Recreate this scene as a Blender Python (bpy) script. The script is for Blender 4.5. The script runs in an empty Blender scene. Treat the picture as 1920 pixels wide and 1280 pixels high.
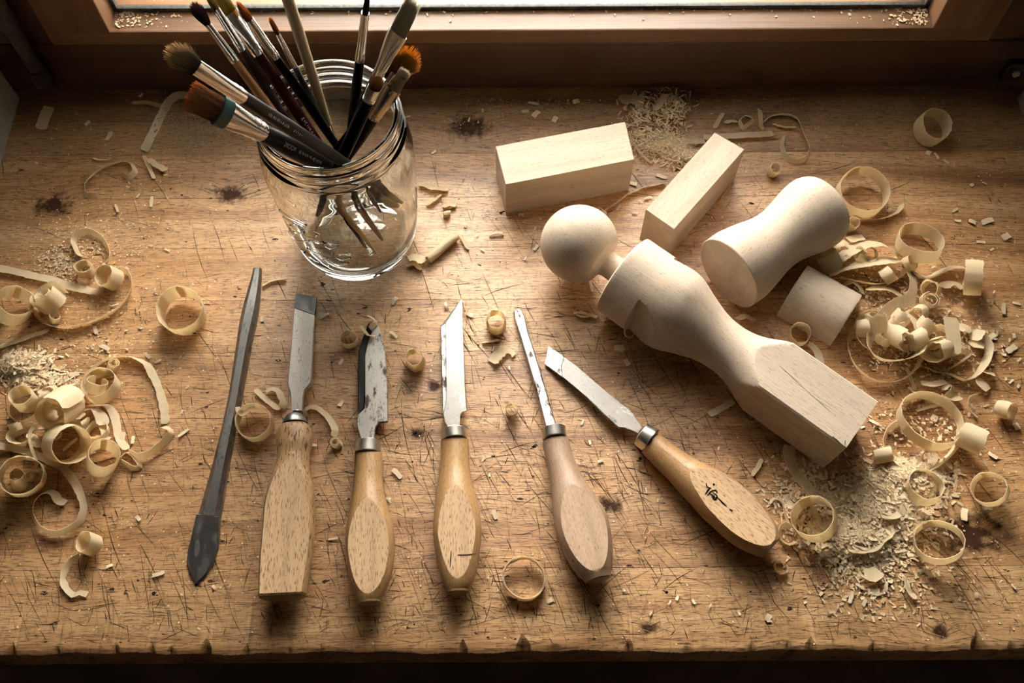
import bpy, bmesh, math, random
import numpy as np
from math import sin, cos, tan, pi, radians, atan2, sqrt, exp, hypot
from mathutils import Vector, Matrix

random.seed(11)
rng = np.random.default_rng(11)
scene = bpy.context.scene
COL = scene.collection

# ------------------------------------------------------------------ camera
CAM_H, CAM_PITCH, CAM_F, CAM_ROLL = 0.57, radians(63.0), 1800.0, 0.0050
FWD = Vector((0, cos(CAM_PITCH), -sin(CAM_PITCH)))
UPV = Vector((0, sin(CAM_PITCH), cos(CAM_PITCH)))
RGT = Vector((1, 0, 0))
EYE = Vector((0, 0, CAM_H))
cam_r = RGT * cos(CAM_ROLL) - UPV * sin(CAM_ROLL)
cam_u = RGT * sin(CAM_ROLL) + UPV * cos(CAM_ROLL)
cd = bpy.data.cameras.new('camera')
cam = bpy.data.objects.new('camera', cd)
COL.objects.link(cam)
cam.matrix_world = Matrix(((cam_r.x, cam_u.x, -FWD.x, EYE.x), (cam_r.y, cam_u.y, -FWD.y, EYE.y),
                           (cam_r.z, cam_u.z, -FWD.z, EYE.z), (0, 0, 0, 1)))
cd.sensor_width, cd.sensor_fit, cd.lens = 36.0, 'HORIZONTAL', CAM_F / 1920 * 36
cd.clip_start, cd.clip_end = 0.01, 60
scene.camera = cam

# ------------------------------------------------------------------ daylight and exposure
SKY = (1.0, 0.942, 0.872)
SKY_STRENGTH = 28.0
world = bpy.data.worlds.new('overcast_sky')
scene.world = world
world.use_nodes = True
_bg = world.node_tree.nodes['Background']
_bg.inputs['Color'].default_value = (*SKY, 1)
_bg.inputs['Strength'].default_value = SKY_STRENGTH
vs = scene.view_settings
vs.view_transform, vs.look, vs.exposure, vs.gamma, vs.use_curve_mapping = 'Standard', 'None', 0.0, 1.0, False
scene.cycles.max_bounces = 18
scene.cycles.transmission_bounces = 16
scene.cycles.transparent_max_bounces = 12
scene.cycles.diffuse_bounces = 4
scene.cycles.glossy_bounces = 4
scene.cycles.sample_clamp_indirect = 25.0


# ------------------------------------------------------------------ measuring helpers (photograph pixels -> points on real planes)
def ray(x, y):
    u, v = x - 960.0, y - 640.0
    a, b = u * cos(CAM_ROLL) - v * sin(CAM_ROLL), v * cos(CAM_ROLL) + u * sin(CAM_ROLL)
    return FWD + RGT * (a / CAM_F) - UPV * (b / CAM_F)


def P(x, y, z=0.0):
    """The point at height z above the bench top that lies at this place of the photograph."""
    d = ray(x, y)
    return EYE + d * ((z - CAM_H) / d.z)


def PY(x, y, wy):
    """The point on the upright plane y = wy."""
    d = ray(x, y)
    return EYE + d * (wy / d.y)


def px_of(p):
    v = Vector(p) - EYE
    w = v.dot(FWD)
    a, b = CAM_F * v.dot(RGT) / w, -CAM_F * v.dot(UPV) / w
    u, q = a * cos(CAM_ROLL) + b * sin(CAM_ROLL), b * cos(CAM_ROLL) - a * sin(CAM_ROLL)
    return 960 + u, 640 + q


def unit(x, y, z=0.0):
    """Metres per photograph pixel at a point of the bench."""
    return (P(x, y, z) - EYE).dot(FWD) / CAM_F


# ------------------------------------------------------------------ object helpers
def tag(o, label=None, cat=None, group=None, kind=None):
    for k, v in (('label', label), ('category', cat), ('group', group), ('kind', kind)):
        if v:
            o[k] = v
    return o


def thing(name, label, cat, loc, rotz=0.0, group=None):
    o = bpy.data.objects.new(name, None)
    o.empty_display_size = 0.01
    COL.objects.link(o)
    o.location = loc
    o.rotation_euler = (0, 0, rotz)
    return tag(o, label, cat, group)


def frame_of(o):
    """World-to-local matrix of an object, from its own and its parents' placement."""
    m = Matrix.Identity(4)
    while o is not None:
        m = Matrix.Translation(o.location) @ o.rotation_euler.to_matrix().to_4x4() @ m
        o = o.parent
    return m.inverted()


def link(name, verts, faces, mat, parent=None, smooth=True, angle=35.0, loc=None, rotz=0.0, world=True, kind=None):
    """One mesh object; verts are world points unless world is False."""
    me = bpy.data.meshes.new(name)
    o = bpy.data.objects.new(name, me)
    COL.objects.link(o)
    if parent is not None:
        o.parent = parent
    if loc is not None:
        o.location = loc
        o.rotation_euler = (0, 0, rotz)
    V = np.array([tuple(v) for v in verts], dtype=float).reshape(-1, 3)
    if world and (parent is not None or loc is not None):
        M = np.array(frame_of(o))
        V = V @ M[:3, :3].T + M[:3, 3]
    me.from_pydata(V.tolist(), [], faces)
    bm = bmesh.new()
    bm.from_mesh(me)
    bmesh.ops.recalc_face_normals(bm, faces=bm.faces)
    bm.to_mesh(me)
    bm.free()
    me.materials.append(mat)
    if smooth:
        me.shade_smooth()
        me.set_sharp_from_angle(angle=radians(angle))
    if kind:
        o['kind'] = kind
    return o


def box(x0, x1, y0, y1, z0, z1, bev=0.0):
    bm = bmesh.new()
    bmesh.ops.create_cube(bm, size=1.0)
    for v in bm.verts:
        v.co = Vector((x0 + (v.co.x + .5) * (x1 - x0), y0 + (v.co.y + .5) * (y1 - y0), z0 + (v.co.z + .5) * (z1 - z0)))
    if bev:
        bmesh.ops.bevel(bm, geom=list(bm.edges), offset=bev, segments=2, affect='EDGES', profile=0.6)
    bm.verts.index_update()
    vs_, fs_ = [v.co.copy() for v in bm.verts], [[v.index for v in f.verts] for f in bm.faces]
    bm.free()
    return vs_, fs_


def merge(*parts):
    V, F = [], []
    for v, f in parts:
        n = len(V)
        V += list(v)
        F += [[i + n for i in q] for q in f]
    return V, F


def skin(rows, closed=True, caps=True):
    """Quads between rows of equal length."""
    V = [p for r in rows for p in r]
    n = len(rows[0])
    F = []
    for i in range(len(rows) - 1):
        for j in range(n if closed else n - 1):
            k = (j + 1) % n
            F.append([i * n + j, i * n + k, (i + 1) * n + k, (i + 1) * n + j])
    if caps:
        F.append(list(range(n))[::-1])
        F.append([(len(rows) - 1) * n + j for j in range(n)])
    return V, F


def prism(outline, z0, z1, bev=0.0):
    """Outline (world xy points) between z0 and z1 (numbers or per-point lists)."""
    n = len(outline)
    a = [Vector((p[0], p[1], z0[i] if isinstance(z0, (list, tuple)) else z0)) for i, p in enumerate(outline)]
    b = [Vector((p[0], p[1], z1[i] if isinstance(z1, (list, tuple)) else z1)) for i, p in enumerate(outline)]
    if not bev:
        return skin([a, b])
    c = sum(b, Vector()) / n
    b2 = []
    for i, p in enumerate(b):
        e1, e2 = (b[(i + 1) % n] - p), (p - b[i - 1])
        m = (e1.normalized() + e2.normalized())
        nr = Vector((-m.y, m.x, 0)).normalized()
        if nr.dot(c - p) < 0:
            nr = -nr
        b2.append(p + nr * bev)
    b1 = [p - Vector((0, 0, bev)) for p in b]
    return skin([a, b1, b2])


def smooth_path(pts, step):
    """Catmull-Rom through points (numpy rows), resampled about every step metres."""
    p = np.array(pts, dtype=float)
    if len(p) == 2:
        n = max(2, int(np.linalg.norm(p[1, :3] - p[0, :3]) / step))
        return p[0] + (p[1] - p[0]) * np.linspace(0, 1, n + 1)[:, None]
    q = np.vstack([2 * p[0] - p[1], p, 2 * p[-1] - p[-2]])
    out = []
    for i in range(1, len(q) - 2):
        a, b, c, d = q[i - 1], q[i], q[i + 1], q[i + 2]
        n = max(2, int(np.linalg.norm(c[:3] - b[:3]) / step))
        for t in np.linspace(0, 1, n, endpoint=False):
            out.append(0.5 * (2 * b + (c - a) * t + (2 * a - 5 * b + 4 * c - d) * t ** 2 + (3 * b - a - 3 * c + d) * t ** 3))
    out.append(q[-2])
    return np.array(out)


def tube(path, r, n=6, taper=False):
    rows = []
    L = len(path)
    for i, p in enumerate(path):
        t = (path[min(i + 1, L - 1)] - path[max(i - 1, 0)]).normalized()
        u = t.cross(Vector((0, 0, 1)))
        u = u.normalized() if u.length > 1e-6 else Vector((1, 0, 0))
        w = u.cross(t)
        rr = r * (1 - 0.8 * i / (L - 1)) if taper else r
        rows.append([p + (u * cos(a) + w * sin(a)) * rr for a in np.linspace(0, 2 * pi, n, endpoint=False)])
    return skin(rows)


# ------------------------------------------------------------------ material helpers
def nd(nt, t, ins=None, **attrs):
    n = nt.nodes.new(t)
    for k, v in attrs.items():
        setattr(n, k, v)
    for k, v in (ins or {}).items():
        s = n.inputs[k]
        if isinstance(v, bpy.types.NodeSocket):
            nt.links.new(v, s)
        else:
            s.default_value = v
    return n


class Mat:
    def __init__(self, name):
        self.m = bpy.data.materials.new(name)
        self.m.use_nodes = True
        self.nt = self.m.node_tree
        self.nt.nodes.clear()
        self.out = self.nt.nodes.new('ShaderNodeOutputMaterial')
        self.b = nd(self.nt, 'ShaderNodeBsdfPrincipled')
        self.nt.links.new(self.b.outputs[0], self.out.inputs[0])
        self.tc = nd(self.nt, 'ShaderNodeTexCoord')

    def set(self, **kw):
        for k, v in kw.items():
            s = self.b.inputs[k.replace('_', ' ')]
            if isinstance(v, bpy.types.NodeSocket):
                self.nt.links.new(v, s)
            else:
                s.default_value = (*v, 1) if isinstance(v, tuple) and len(v) == 3 and s.type == 'RGBA' else v
        return self.m

    def obj(self):
        return self.tc.outputs['Object']

    def scale(self, v, s):
        return nd(self.nt, 'ShaderNodeVectorMath', {0: v, 1: s}, operation='MULTIPLY').outputs[0]

    def add(self, v, s):
        return nd(self.nt, 'ShaderNodeVectorMath', {0: v, 1: s}, operation='ADD').outputs[0]

    def noise(self, v, sc=1.0, det=3.0, rough=0.55, dist=0.0, col=False):
        n = nd(self.nt, 'ShaderNodeTexNoise', {'Vector': v, 'Scale': sc, 'Detail': det, 'Roughness': rough, 'Distortion': dist})
        return n.outputs['Color' if col else 'Fac']

    def m2(self, op, a, b=0.0, clamp=False):
        return nd(self.nt, 'ShaderNodeMath', {0: a, 1: b}, operation=op, use_clamp=clamp).outputs[0]

    def rng(self, v, a, b, c=0.0, d=1.0):
        return nd(self.nt, 'ShaderNodeMapRange', {'Value': v, 'From Min': a, 'From Max': b, 'To Min': c, 'To Max': d}).outputs[0]

    def mix(self, f, a, b, blend='MIX'):
        n = nd(self.nt, 'ShaderNodeMix', data_type='RGBA', blend_type=blend)
        for i, v in ((0, f), (6, a), (7, b)):
            if isinstance(v, bpy.types.NodeSocket):
                self.nt.links.new(v, n.inputs[i])
            else:
                n.inputs[i].default_value = (*v, 1) if isinstance(v, tuple) else v
        return n.outputs[2]

    def ramp(self, f, stops):
        n = nd(self.nt, 'ShaderNodeValToRGB', {0: f})
        cr = n.color_ramp
        while len(cr.elements) < len(stops):
            cr.elements.new(0.5)
        for e, (p, c) in zip(cr.elements, stops):
            e.position, e.color = p, (*c, 1)
        return n.outputs[0]

    def bump(self, h, strength=0.3, dist=0.001):
        n = nd(self.nt, 'ShaderNodeBump', {'Height': h, 'Strength': strength, 'Distance': dist})
        self.nt.links.new(n.outputs[0], self.b.inputs['Normal'])

    def rand(self):
        return nd(self.nt, 'ShaderNodeObjectInfo').outputs['Random']


def plain(name, col, rough=0.6, metal=0.0, var=0.25, scale=300.0):
    m = Mat(name)
    n = m.noise(m.obj(), scale, 3)
    c = m.mix(m.rng(n, .3, .7), tuple(x * (1 - var) for x in col), tuple(min(1, x * (1 + var)) for x in col))
    m.bump(n, 0.15, 0.0004)
    return m.set(Base_Color=c, Roughness=rough, Metallic=metal)


def knots_px(px):
    return [(P(x, y), r * unit(x, y)) for x, y, r in px]


def bench_wood():
    m = Mat('worn_bench_wood')
    v = m.obj()
    sep = nd(m.nt, 'ShaderNodeSeparateXYZ', {0: v}).outputs
    xx, yy = sep[0], sep[1]
    KN = knots_px([(1815, 1000, 52), (1216, 1180, 16), (1762, 1184, 17), (816, 724, 15), (780, 812, 12), (1140, 948, 22),
                   (432, 364, 26), (878, 238, 34), (100, 385, 30), (1585, 1010, 24)])
    shift, dark = None, None
    rn = m.noise(v, 160.0, 3, .6)
    for p, r in KN:
        dx = m.m2('SUBTRACT', xx, p.x)
        dy = m.m2('SUBTRACT', yy, p.y - P(960, 1221).y)
        d2 = m.m2('ADD', m.m2('MULTIPLY', dx, m.m2('MULTIPLY', dx, .5)), m.m2('MULTIPLY', dy, dy))
        d = m.m2('SQRT', d2)
        dn = m.m2('ADD', d, m.rng(rn, .3, .7, -r * .35, r * .35))
        s = m.rng(m.m2('DIVIDE', d, r * 2.4), 0.0, 1.0, 1.0, 0.0)
        s = m.m2('MULTIPLY', m.m2('MULTIPLY', s, s), r * 1.1)
        k = m.rng(dn, r * .25, r * 1.0, 1.0, 0.0)
        shift = s if shift is None else m.m2('ADD', shift, s)
        dark = k if dark is None else m.m2('MAXIMUM', dark, k)
    warp = m.noise(m.scale(v, (3.0, 9.0, 3.0)), 1.0, 2, .5)
    yw = m.m2('ADD', m.m2('ADD', yy, shift), m.rng(warp, 0, 1, -.02, .02))
    wv = nd(m.nt, 'ShaderNodeCombineXYZ', {0: xx, 1: yw, 2: m.m2('MULTIPLY', m.rand(), 3.0)}).outputs[0]
    bands = m.noise(m.scale(wv, (1.2, 62.0, 4.0)), 1.0, 4, .6)
    fibre = m.noise(m.scale(wv, (26.0, 1100.0, 10.0)), 1.0, 4, .7)
    blot = m.noise(m.scale(v, (7.0, 11.0, 7.0)), 1.0, 4, .6)
    pores = m.noise(m.scale(wv, (150.0, 1900.0, 10.0)), 1.0, 2, .5)
    f = m.m2('ADD', m.m2('MULTIPLY', bands, .5), m.m2('ADD', m.m2('MULTIPLY', fibre, .32), m.m2('MULTIPLY', blot, .18)))
    c = m.ramp(f, [(.30, (.13, .055, .02)), (.41, (.40, .200, .078)), (.52, (.68, .40, .185)), (.66, (.84, .57, .31))])
    c = m.mix(m.rng(m.rand(), 0, 1, .0, .25), c, m.mix(1.0, c, (.62, .52, .45), 'MULTIPLY'))
    blot2 = m.noise(m.scale(v, (26, 60, 26)), 1.0, 5, .7)
    c = m.mix(m.rng(blot2, .48, .72, 0, .5), c, m.mix(1.0, c, (.55, .44, .36), 'MULTIPLY'))
    c = m.mix(m.rng(blot, .48, .72, 0, .55), c, m.mix(1.0, c, (.62, .50, .42), 'MULTIPLY'))
    c = m.mix(m.rng(pores, .55, .64, 0, .75), c, (.06, .028, .013))
    hatch = m.noise(m.scale(v, (620, 140, 10)), 1.0, 2, .5, .6)
    c = m.mix(m.rng(hatch, .62, .68, 0, .4), c, (.07, .035, .018))
    c = m.mix(m.rng(dark, 0, .8, 0, .95), c, (.035, .012, .008))
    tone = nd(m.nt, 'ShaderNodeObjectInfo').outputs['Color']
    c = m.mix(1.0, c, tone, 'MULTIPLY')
    stain = m.noise(m.scale(v, (70, 110, 70)), 1.0, 4, .7)
    c = m.mix(m.rng(stain, .66, .74, 0, .7), c, (.05, .028, .016))
    m.bump(m.m2('ADD', fibre, m.m2('MULTIPLY', pores, .8)), .35, .0005)
    rr = m.rng(m.noise(m.scale(v, (30, 60, 30)), 1.0, 4, .6), .3, .7, .30, .46)
    return m.set(Base_Color=c, Roughness=rr, Specular_IOR_Level=m.rng(dark, 0, .8, .7, .12))


def frame_wood(name, light, dark):
    """Stained joinery wood; grain along the longest local direction is x."""
    m = Mat(name)
    v = m.obj()
    b = m.noise(m.scale(v, (3, 70, 70)), 1.0, 4, .6)
    f = m.noise(m.scale(v, (25, 900, 900)), 1.0, 3, .6)
    k = m.noise(m.scale(v, (9, 30, 30)), 1.0, 3, .5, .8)
    g = m.m2('ADD', m.m2('MULTIPLY', b, .65), m.m2('MULTIPLY', f, .35))
    c = m.ramp(g, [(.32, dark), (.52, tuple((a + b_) / 2 for a, b_ in zip(light, dark))), (.68, light)])
    c = m.mix(m.rng(k, .66, .74, 0, .6), c, tuple(x * .4 for x in dark))
    m.bump(f, .2, .0004)
    return m.set(Base_Color=c, Roughness=.42)


def raw_wood(name, base, fleck, amount=.5):
    """Freshly cut pale hardwood, grain along local x, short dark pores."""
    m = Mat(name)
    v = m.add(m.obj(), (3.1, 1.7, .9))
    b = m.noise(m.scale(v, (6, 140, 140)), 1.0, 4, .55)
    f = m.noise(m.scale(v, (60, 1500, 1500)), 1.0, 2, .5)
    p = m.noise(m.scale(v, (260, 1700, 1700)), 1.0, 1, .4)
    c = m.mix(m.rng(b, .3, .7), tuple(x * .84 for x in base), tuple(min(1, x * 1.08) for x in base))
    c = m.mix(m.rng(f, .35, .75, 0, .35), c, tuple(x * .72 for x in base))
    c = m.mix(m.rng(p, .62, .70, 0, amount), c, fleck)
    m.bump(m.m2('SUBTRACT', f, p), .2, .0004)
    return m.set(Base_Color=c, Roughness=.62, Specular_IOR_Level=.3)


def handle_wood(name, base, fleck, amount, rough=.40, fs=1.0):
    m = Mat(name)
    v = m.add(m.obj(), (3.1, 1.7, .9))
    b = m.noise(m.scale(v, (9, 110, 110)), 1.0, 4, .6)
    p = m.noise(m.scale(v, (330 * fs, 2000 * fs, 2000 * fs)), 1.0, 1, .4)
    f = m.noise(m.scale(v, (40, 1200, 1200)), 1.0, 2, .5)
    blot = m.noise(v, 55.0, 4, .6)
    spot = m.noise(v, 330.0, 2, .5)
    c = m.mix(m.rng(b, .3, .7), tuple(x * .78 for x in base), tuple(min(1, x * 1.15) for x in base))
    c = m.mix(m.rng(f, .4, .8, 0, .3), c, tuple(x * .6 for x in base))
    c = m.mix(m.rng(blot, .52, .75, 0, .5), c, m.mix(1.0, c, (.72, .62, .52), 'MULTIPLY'))
    c = m.mix(m.rng(p, .58, .66, 0, amount), c, fleck)
    c = m.mix(m.rng(spot, .74, .78, 0, .85), c, (.03, .018, .012))
    m.bump(m.m2('SUBTRACT', f, p), .18, .0004)
    return m.set(Base_Color=c, Roughness=rough, Specular_IOR_Level=.45)


def steel(name, base, dirt, lo, hi, rough=.32, scale=70.0, pits=.6, relief=.12):
    m = Mat(name)
    v = m.obj()
    n = m.noise(m.scale(v, (1, 2.0, 2.0)), scale, 5, .68)
    br = m.noise(m.scale(v, (15, 2200, 2200)), 1.0, 2, .5)
    pt = m.noise(v, 900.0, 2, .5)
    f = m.rng(n, lo, hi)
    pf = m.rng(pt, .66, .72, 0, pits)
    c = m.mix(m.rng(br, .3, .7), tuple(x * (.85 if relief > 0 else .97) for x in base), base)
    c = m.mix(f, c, dirt)
    c = m.mix(pf, c, (.03, .02, .015))
    both = m.m2('MAXIMUM', f, pf)
    if relief > 0:
        m.bump(m.m2('ADD', m.m2('MULTIPLY', n, .6), m.m2('MULTIPLY', br, .15)), relief, .0003)
    return m.set(Base_Color=c, Metallic=m.rng(both, 0, 1, 1.0, .35), Roughness=m.rng(both, 0, 1, rough, .62))


def shaving_mat():
    m = Mat('thin_wood_shaving')
    v = m.obj()
    n = m.noise(m.scale(v, (900, 900, 500)), 1.0, 2, .5)
    b = m.noise(v, 90.0, 3, .6)
    c = m.mix(m.rng(n, .3, .7), (.83, .71, .49), (.90, .79, .58))
    c = m.mix(m.rng(b, .42, .75, 0, .4), c, (.82, .65, .38))
    c = m.mix(m.rng(m.rand(), 0, 1, 0, .35), c, (.90, .79, .59))
    m.bump(n, .2, .0003)
    m.set(Base_Color=c, Roughness=.55, Specular_IOR_Level=.3)
    tr = nd(m.nt, 'ShaderNodeBsdfTranslucent', {'Color': c})
    mx = nd(m.nt, 'ShaderNodeMixShader', {0: .54, 1: m.b.outputs[0], 2: tr.outputs[0]})
    m.nt.links.new(mx.outputs[0], m.out.inputs[0])
    return m.m


def glass_mat(name, tint=(.90, .97, .92), rough=0.0):
    m = Mat(name)
    n = m.noise(m.obj(), 60.0, 2)
    m.bump(n, .05, .0008)
    return m.set(Base_Color=tint, Roughness=rough, Transmission_Weight=1.0, IOR=1.5)


def pane_mat():
    m = Mat('window_glass')
    g = nd(m.nt, 'ShaderNodeBsdfGlossy', {'Color': (1, 1, 1, 1), 'Roughness': .02})
    t = nd(m.nt, 'ShaderNodeBsdfTransparent', {'Color': (.97, .985, .98, 1)})
    fr = nd(m.nt, 'ShaderNodeFresnel', {'IOR': 1.35})
    mx = nd(m.nt, 'ShaderNodeMixShader', {0: fr.outputs[0], 1: t.outputs[0], 2: g.outputs[0]})
    m.nt.links.new(mx.outputs[0], m.out.inputs[0])
    return m.m


BENCH = bench_wood()
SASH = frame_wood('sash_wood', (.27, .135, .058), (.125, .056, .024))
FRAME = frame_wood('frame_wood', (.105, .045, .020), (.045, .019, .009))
PALE = raw_wood('pale_beech', (.575, .455, .335), (.32, .22, .135), .5)
PALE2 = raw_wood('pale_beech_turned', (.575, .46, .345), (.29, .20, .13), .6)
HANDLE_A = handle_wood('flecked_beech_handle', (.46, .275, .13), (.10, .045, .02), 1.0, .4, .62)
HANDLE_B = handle_wood('oiled_beech_handle', (.46, .262, .112), (.18, .09, .035), .6, .38)
HANDLE_C = handle_wood('greyed_beech_handle', (.37, .235, .15), (.13, .07, .045), .45, .45)
HANDLE_F = handle_wood('planed_beech_face', (.60, .39, .215), (.20, .10, .045), .8, .55, .8)
HANDLE_G = handle_wood('planed_greyed_face', (.50, .335, .215), (.18, .10, .06), .5, .55)
STEEL = steel('bright_steel', (.80, .77, .72), (.10, .085, .075), .60, .70, .26, 70.0, .6, .02)
STEEL_W = steel('worn_steel', (.72, .69, .65), (.10, .08, .065), .58, .70, .30, 170.0, .9, .03)
STEEL_R = steel('rust_spotted_steel', (.60, .57, .53), (.055, .032, .022), .52, .62, .36, 90.0, .9, .06)
STEEL_D = steel('dark_tool_steel', (.30, .29, .28), (.075, .06, .05), .52, .70, .36, 110.0, .6)
BEVEL_D = steel('blackened_bevel', (.035, .034, .034), (.02, .018, .017), .5, .7, .42, 90.0, .3)
FERRULE = Mat('nickel_ferrule').set(Base_Color=(.74, .71, .65), Metallic=1.0, Roughness=.3)
SHAVE = shaving_mat()
CHIP = plain('wood_chip_fibre', (.74, .58, .39), .7, 0, .2, 500)
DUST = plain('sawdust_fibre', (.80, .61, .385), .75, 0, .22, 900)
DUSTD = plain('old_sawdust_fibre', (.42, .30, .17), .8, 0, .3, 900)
SCRATCH = plain('scratch_dirt', (.075, .042, .024), .9, 0, .5, 300)
SCRATCH.node_tree.nodes['Principled BSDF'].inputs['Specular IOR Level'].default_value = .05
GROOVE = plain('fresh_gouge_wood', (.46, .28, .13), .7, 0, .3, 400)
GLASS = glass_mat('jar_glass', (.975, .993, .978))
PANE = pane_mat()
PLASTER = plain('rough_plaster', (.30, .27, .23), .9, 0, .12, 60)
ROOM = plain('dim_room_paint', (.34, .28, .22), .9, 0, .1, 8)
FLOORM = plain('dark_floor_boards', (.22, .18, .14), .7, 0, .3, 12)
LEDGE = plain('white_painted_ledge', (.42, .45, .47), .5, 0, .06, 90)
RUBBER = plain('window_gasket', (.09, .095, .085), .6, 0, .4, 400)
IRON = plain('dark_hinge_iron', (.05, .048, .045), .45, .6, .3, 200)

# ------------------------------------------------------------------ the setting: niche, room, window
YW = P(960, 181).y                    # face of the window frame
XL, XR = P(38, 182).x, P(1906, 182).x  # plastered sides of the niche
ZC = PY(960, 161, YW).z               # foot of the frame's lower rail
ZG = PY(960, 83, YW).z                # groove between frame and sash
ZS = PY(960, 57, YW).z                # top of the sash rail
YG = P(960, 13, ZS).y                 # the glass
NY = P(20, 300).y - 0.06              # where the niche opens into the room
RX, RB, FLZ, CZ = 1.7, -2.3, -0.80, 1.75
TOPZ = 0.62                           # head of the window opening


def struct(name, vf, mat, parent=None, smooth=False, label=None):
    o = link(name, vf[0], vf[1], mat, parent, smooth=smooth)
    o['kind'] = 'structure'
    return o


YB = YW + 0.13                        # outer face of the wall
struct('floor', box(-RX, RX, RB, YB, FLZ - .05, FLZ), FLOORM)
struct('ceiling', box(-RX, RX, RB, YB, CZ, CZ + .05), ROOM)
struct('wall_back', box(-RX, RX, RB - .05, RB, FLZ, CZ), ROOM)
struct('wall_left', box(-RX, XL, NY, P(38, 182).y, FLZ, CZ, .003), PLASTER)
struct('wall_right', box(XR, RX, NY, P(1906, 182).y, FLZ, CZ, .003), PLASTER)
struct('wall_left_side', box(-RX - .05, -RX, RB, YB, FLZ, CZ), ROOM)
struct('wall_right_side', box(RX, RX + .05, RB, YB, FLZ, CZ), ROOM)
struct('wall_front', merge(box(-RX, XL - .05, YW, YB, FLZ, CZ), box(XR + .05, RX, YW, YB, FLZ, CZ),
                           box(XL - .05, XR + .05, YW, YB, FLZ, -.045), box(XL - .05, XR + .05, NY, YB, TOPZ + .07, CZ)), ROOM)
# unseen slab added outside to cut off the upper sky
struct('added_top_baffle', box(-RX - .4, RX + .4, YB, YB + .36, 1.05, 1.11), FRAME)
for s in (-1, 1):                     # unseen piers added outside to narrow the light from the sky
    struct('added_side_baffle', box(min(s * .27, s * RX), max(s * .27, s * RX), YG + .05, YB + .30, FLZ, 1.05), PLASTER)

win = bpy.data.objects.new('window_1', None)
COL.objects.link(win)
win.location = (0, YW, 0)
win['kind'] = 'structure'
ca, cb = PY(205, 60, YW), PY(1750, 52, YW)   # lower inner corners of the sash
XA, XB = ca.x, cb.x
FT = .036
# lower rail of the fixed frame, quarter strip under it, sash rail, stiles, head
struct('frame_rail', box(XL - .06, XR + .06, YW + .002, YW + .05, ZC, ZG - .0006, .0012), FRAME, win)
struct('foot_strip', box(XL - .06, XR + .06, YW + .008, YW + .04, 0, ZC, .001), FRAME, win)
slope = [(XA - .05, YW, ZG + .0008), (XB + .05, YW, ZG + .0008), (XB + .05, YG + .03, ZG + .0008), (XA - .05, YG + .03, ZG + .0008)]
struct('sash_rail', box(XA - .045, XB + .045, YW, YG + .03, ZG + .0010, ZS, .0012), SASH, win)
for s, x in ((-1, XA), (1, XB)):
    x2 = x + s * .045
    v, f = box(min(x, x2), max(x, x2), YW, YG + .03, ZS - .002, TOPZ, .0012)
    # grain runs along the stile: build it lying along x, then stand it up
    st = bpy.data.objects.new('sash_stile', bpy.data.meshes.new('sash_stile'))
    COL.objects.link(st)
    st.parent = win
    st.location = (x, 0, ZS)
    st.rotation_euler = (0, -pi / 2, 0)
    loc = [(q.z - ZS, q.y - YW, -(q.x - x)) for q in v]
    st.data.from_pydata(loc, [], f)
    st.data.materials.append(SASH)
    st['kind'] = 'structure'
    x3 = XL - .06 if s < 0 else XR + .06
    xs = x2 + s * .0012
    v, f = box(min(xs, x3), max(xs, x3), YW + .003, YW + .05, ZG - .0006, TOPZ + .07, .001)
    fp = bpy.data.objects.new('frame_post', bpy.data.meshes.new('frame_post'))
    COL.objects.link(fp)
    fp.parent = win
    fp.location = (xs, 0, ZG)
    fp.rotation_euler = (0, -pi / 2, 0)
    fp.data.from_pydata([(q.z - ZG, q.y - YW, -(q.x - xs)) for q in v], [], f)
    fp.data.materials.append(FRAME)
    fp['kind'] = 'structure'
struct('sash_head', box(XA - .045, XB + .045, YW, YG + .03, TOPZ, TOPZ + .07, .0012), SASH, win)
struct('gasket', merge(box(XA, XB, YG - .0035, YG, ZS, ZS + .0035, .0006), box(XA, XA + .003, YG - .0035, YG, ZS, TOPZ, .0006),
                       box(XB - .003, XB, YG - .0035, YG, ZS, TOPZ, .0006)), RUBBER, win, True)
struct('pane', box(XA, XB, YG, YG + .004, ZS, TOPZ), PANE, win)
struct('trim_1', box(XA - .3, XB + .3, YG + .034, YG + .26, ZS - .05, ZS - .004, .003), LEDGE)

# hinge rod at one side, hinge plate at the other: parts of the window
h0 = PY(84, 152, YW - .006)
hz = [h0.z - .002, h0.z + .014, h0.z + .0145, h0.z + .055, h0.z + .0555, h0.z + .3]
hr = [.0065, .0065, .0052, .0052, .0068, .0068]
rows = []
for z, r in zip(hz, hr):
    rows.append([Vector((h0.x + r * cos(a), YW - .007 + r * sin(a), z)) for a in np.linspace(0, 2 * pi, 20, endpoint=False)])
v, f = skin(rows)
struct('hinge_pin', (v, f), IRON, win, True)
h1 = PY(1888, 150, YW - .002)
v, f = merge(box(h1.x - .006, h1.x + .012, YW - .004, YW + .003, h1.z, h1.z + .018, .001))
hp = struct('hinge_plate', (v, f), IRON, win)
rows = [[Vector((h1.x + .002 + r * cos(a), y, h1.z + .009 + r * sin(a))) for a in np.linspace(0, 2 * pi, 14, endpoint=False)]
        for y, r in ((YW - .004, .0028), (YW - .0055, .0026), (YW - .0058, .0016))]
v, f = skin(rows)
struct('screw', (v, f), FERRULE, hp, True)

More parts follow.
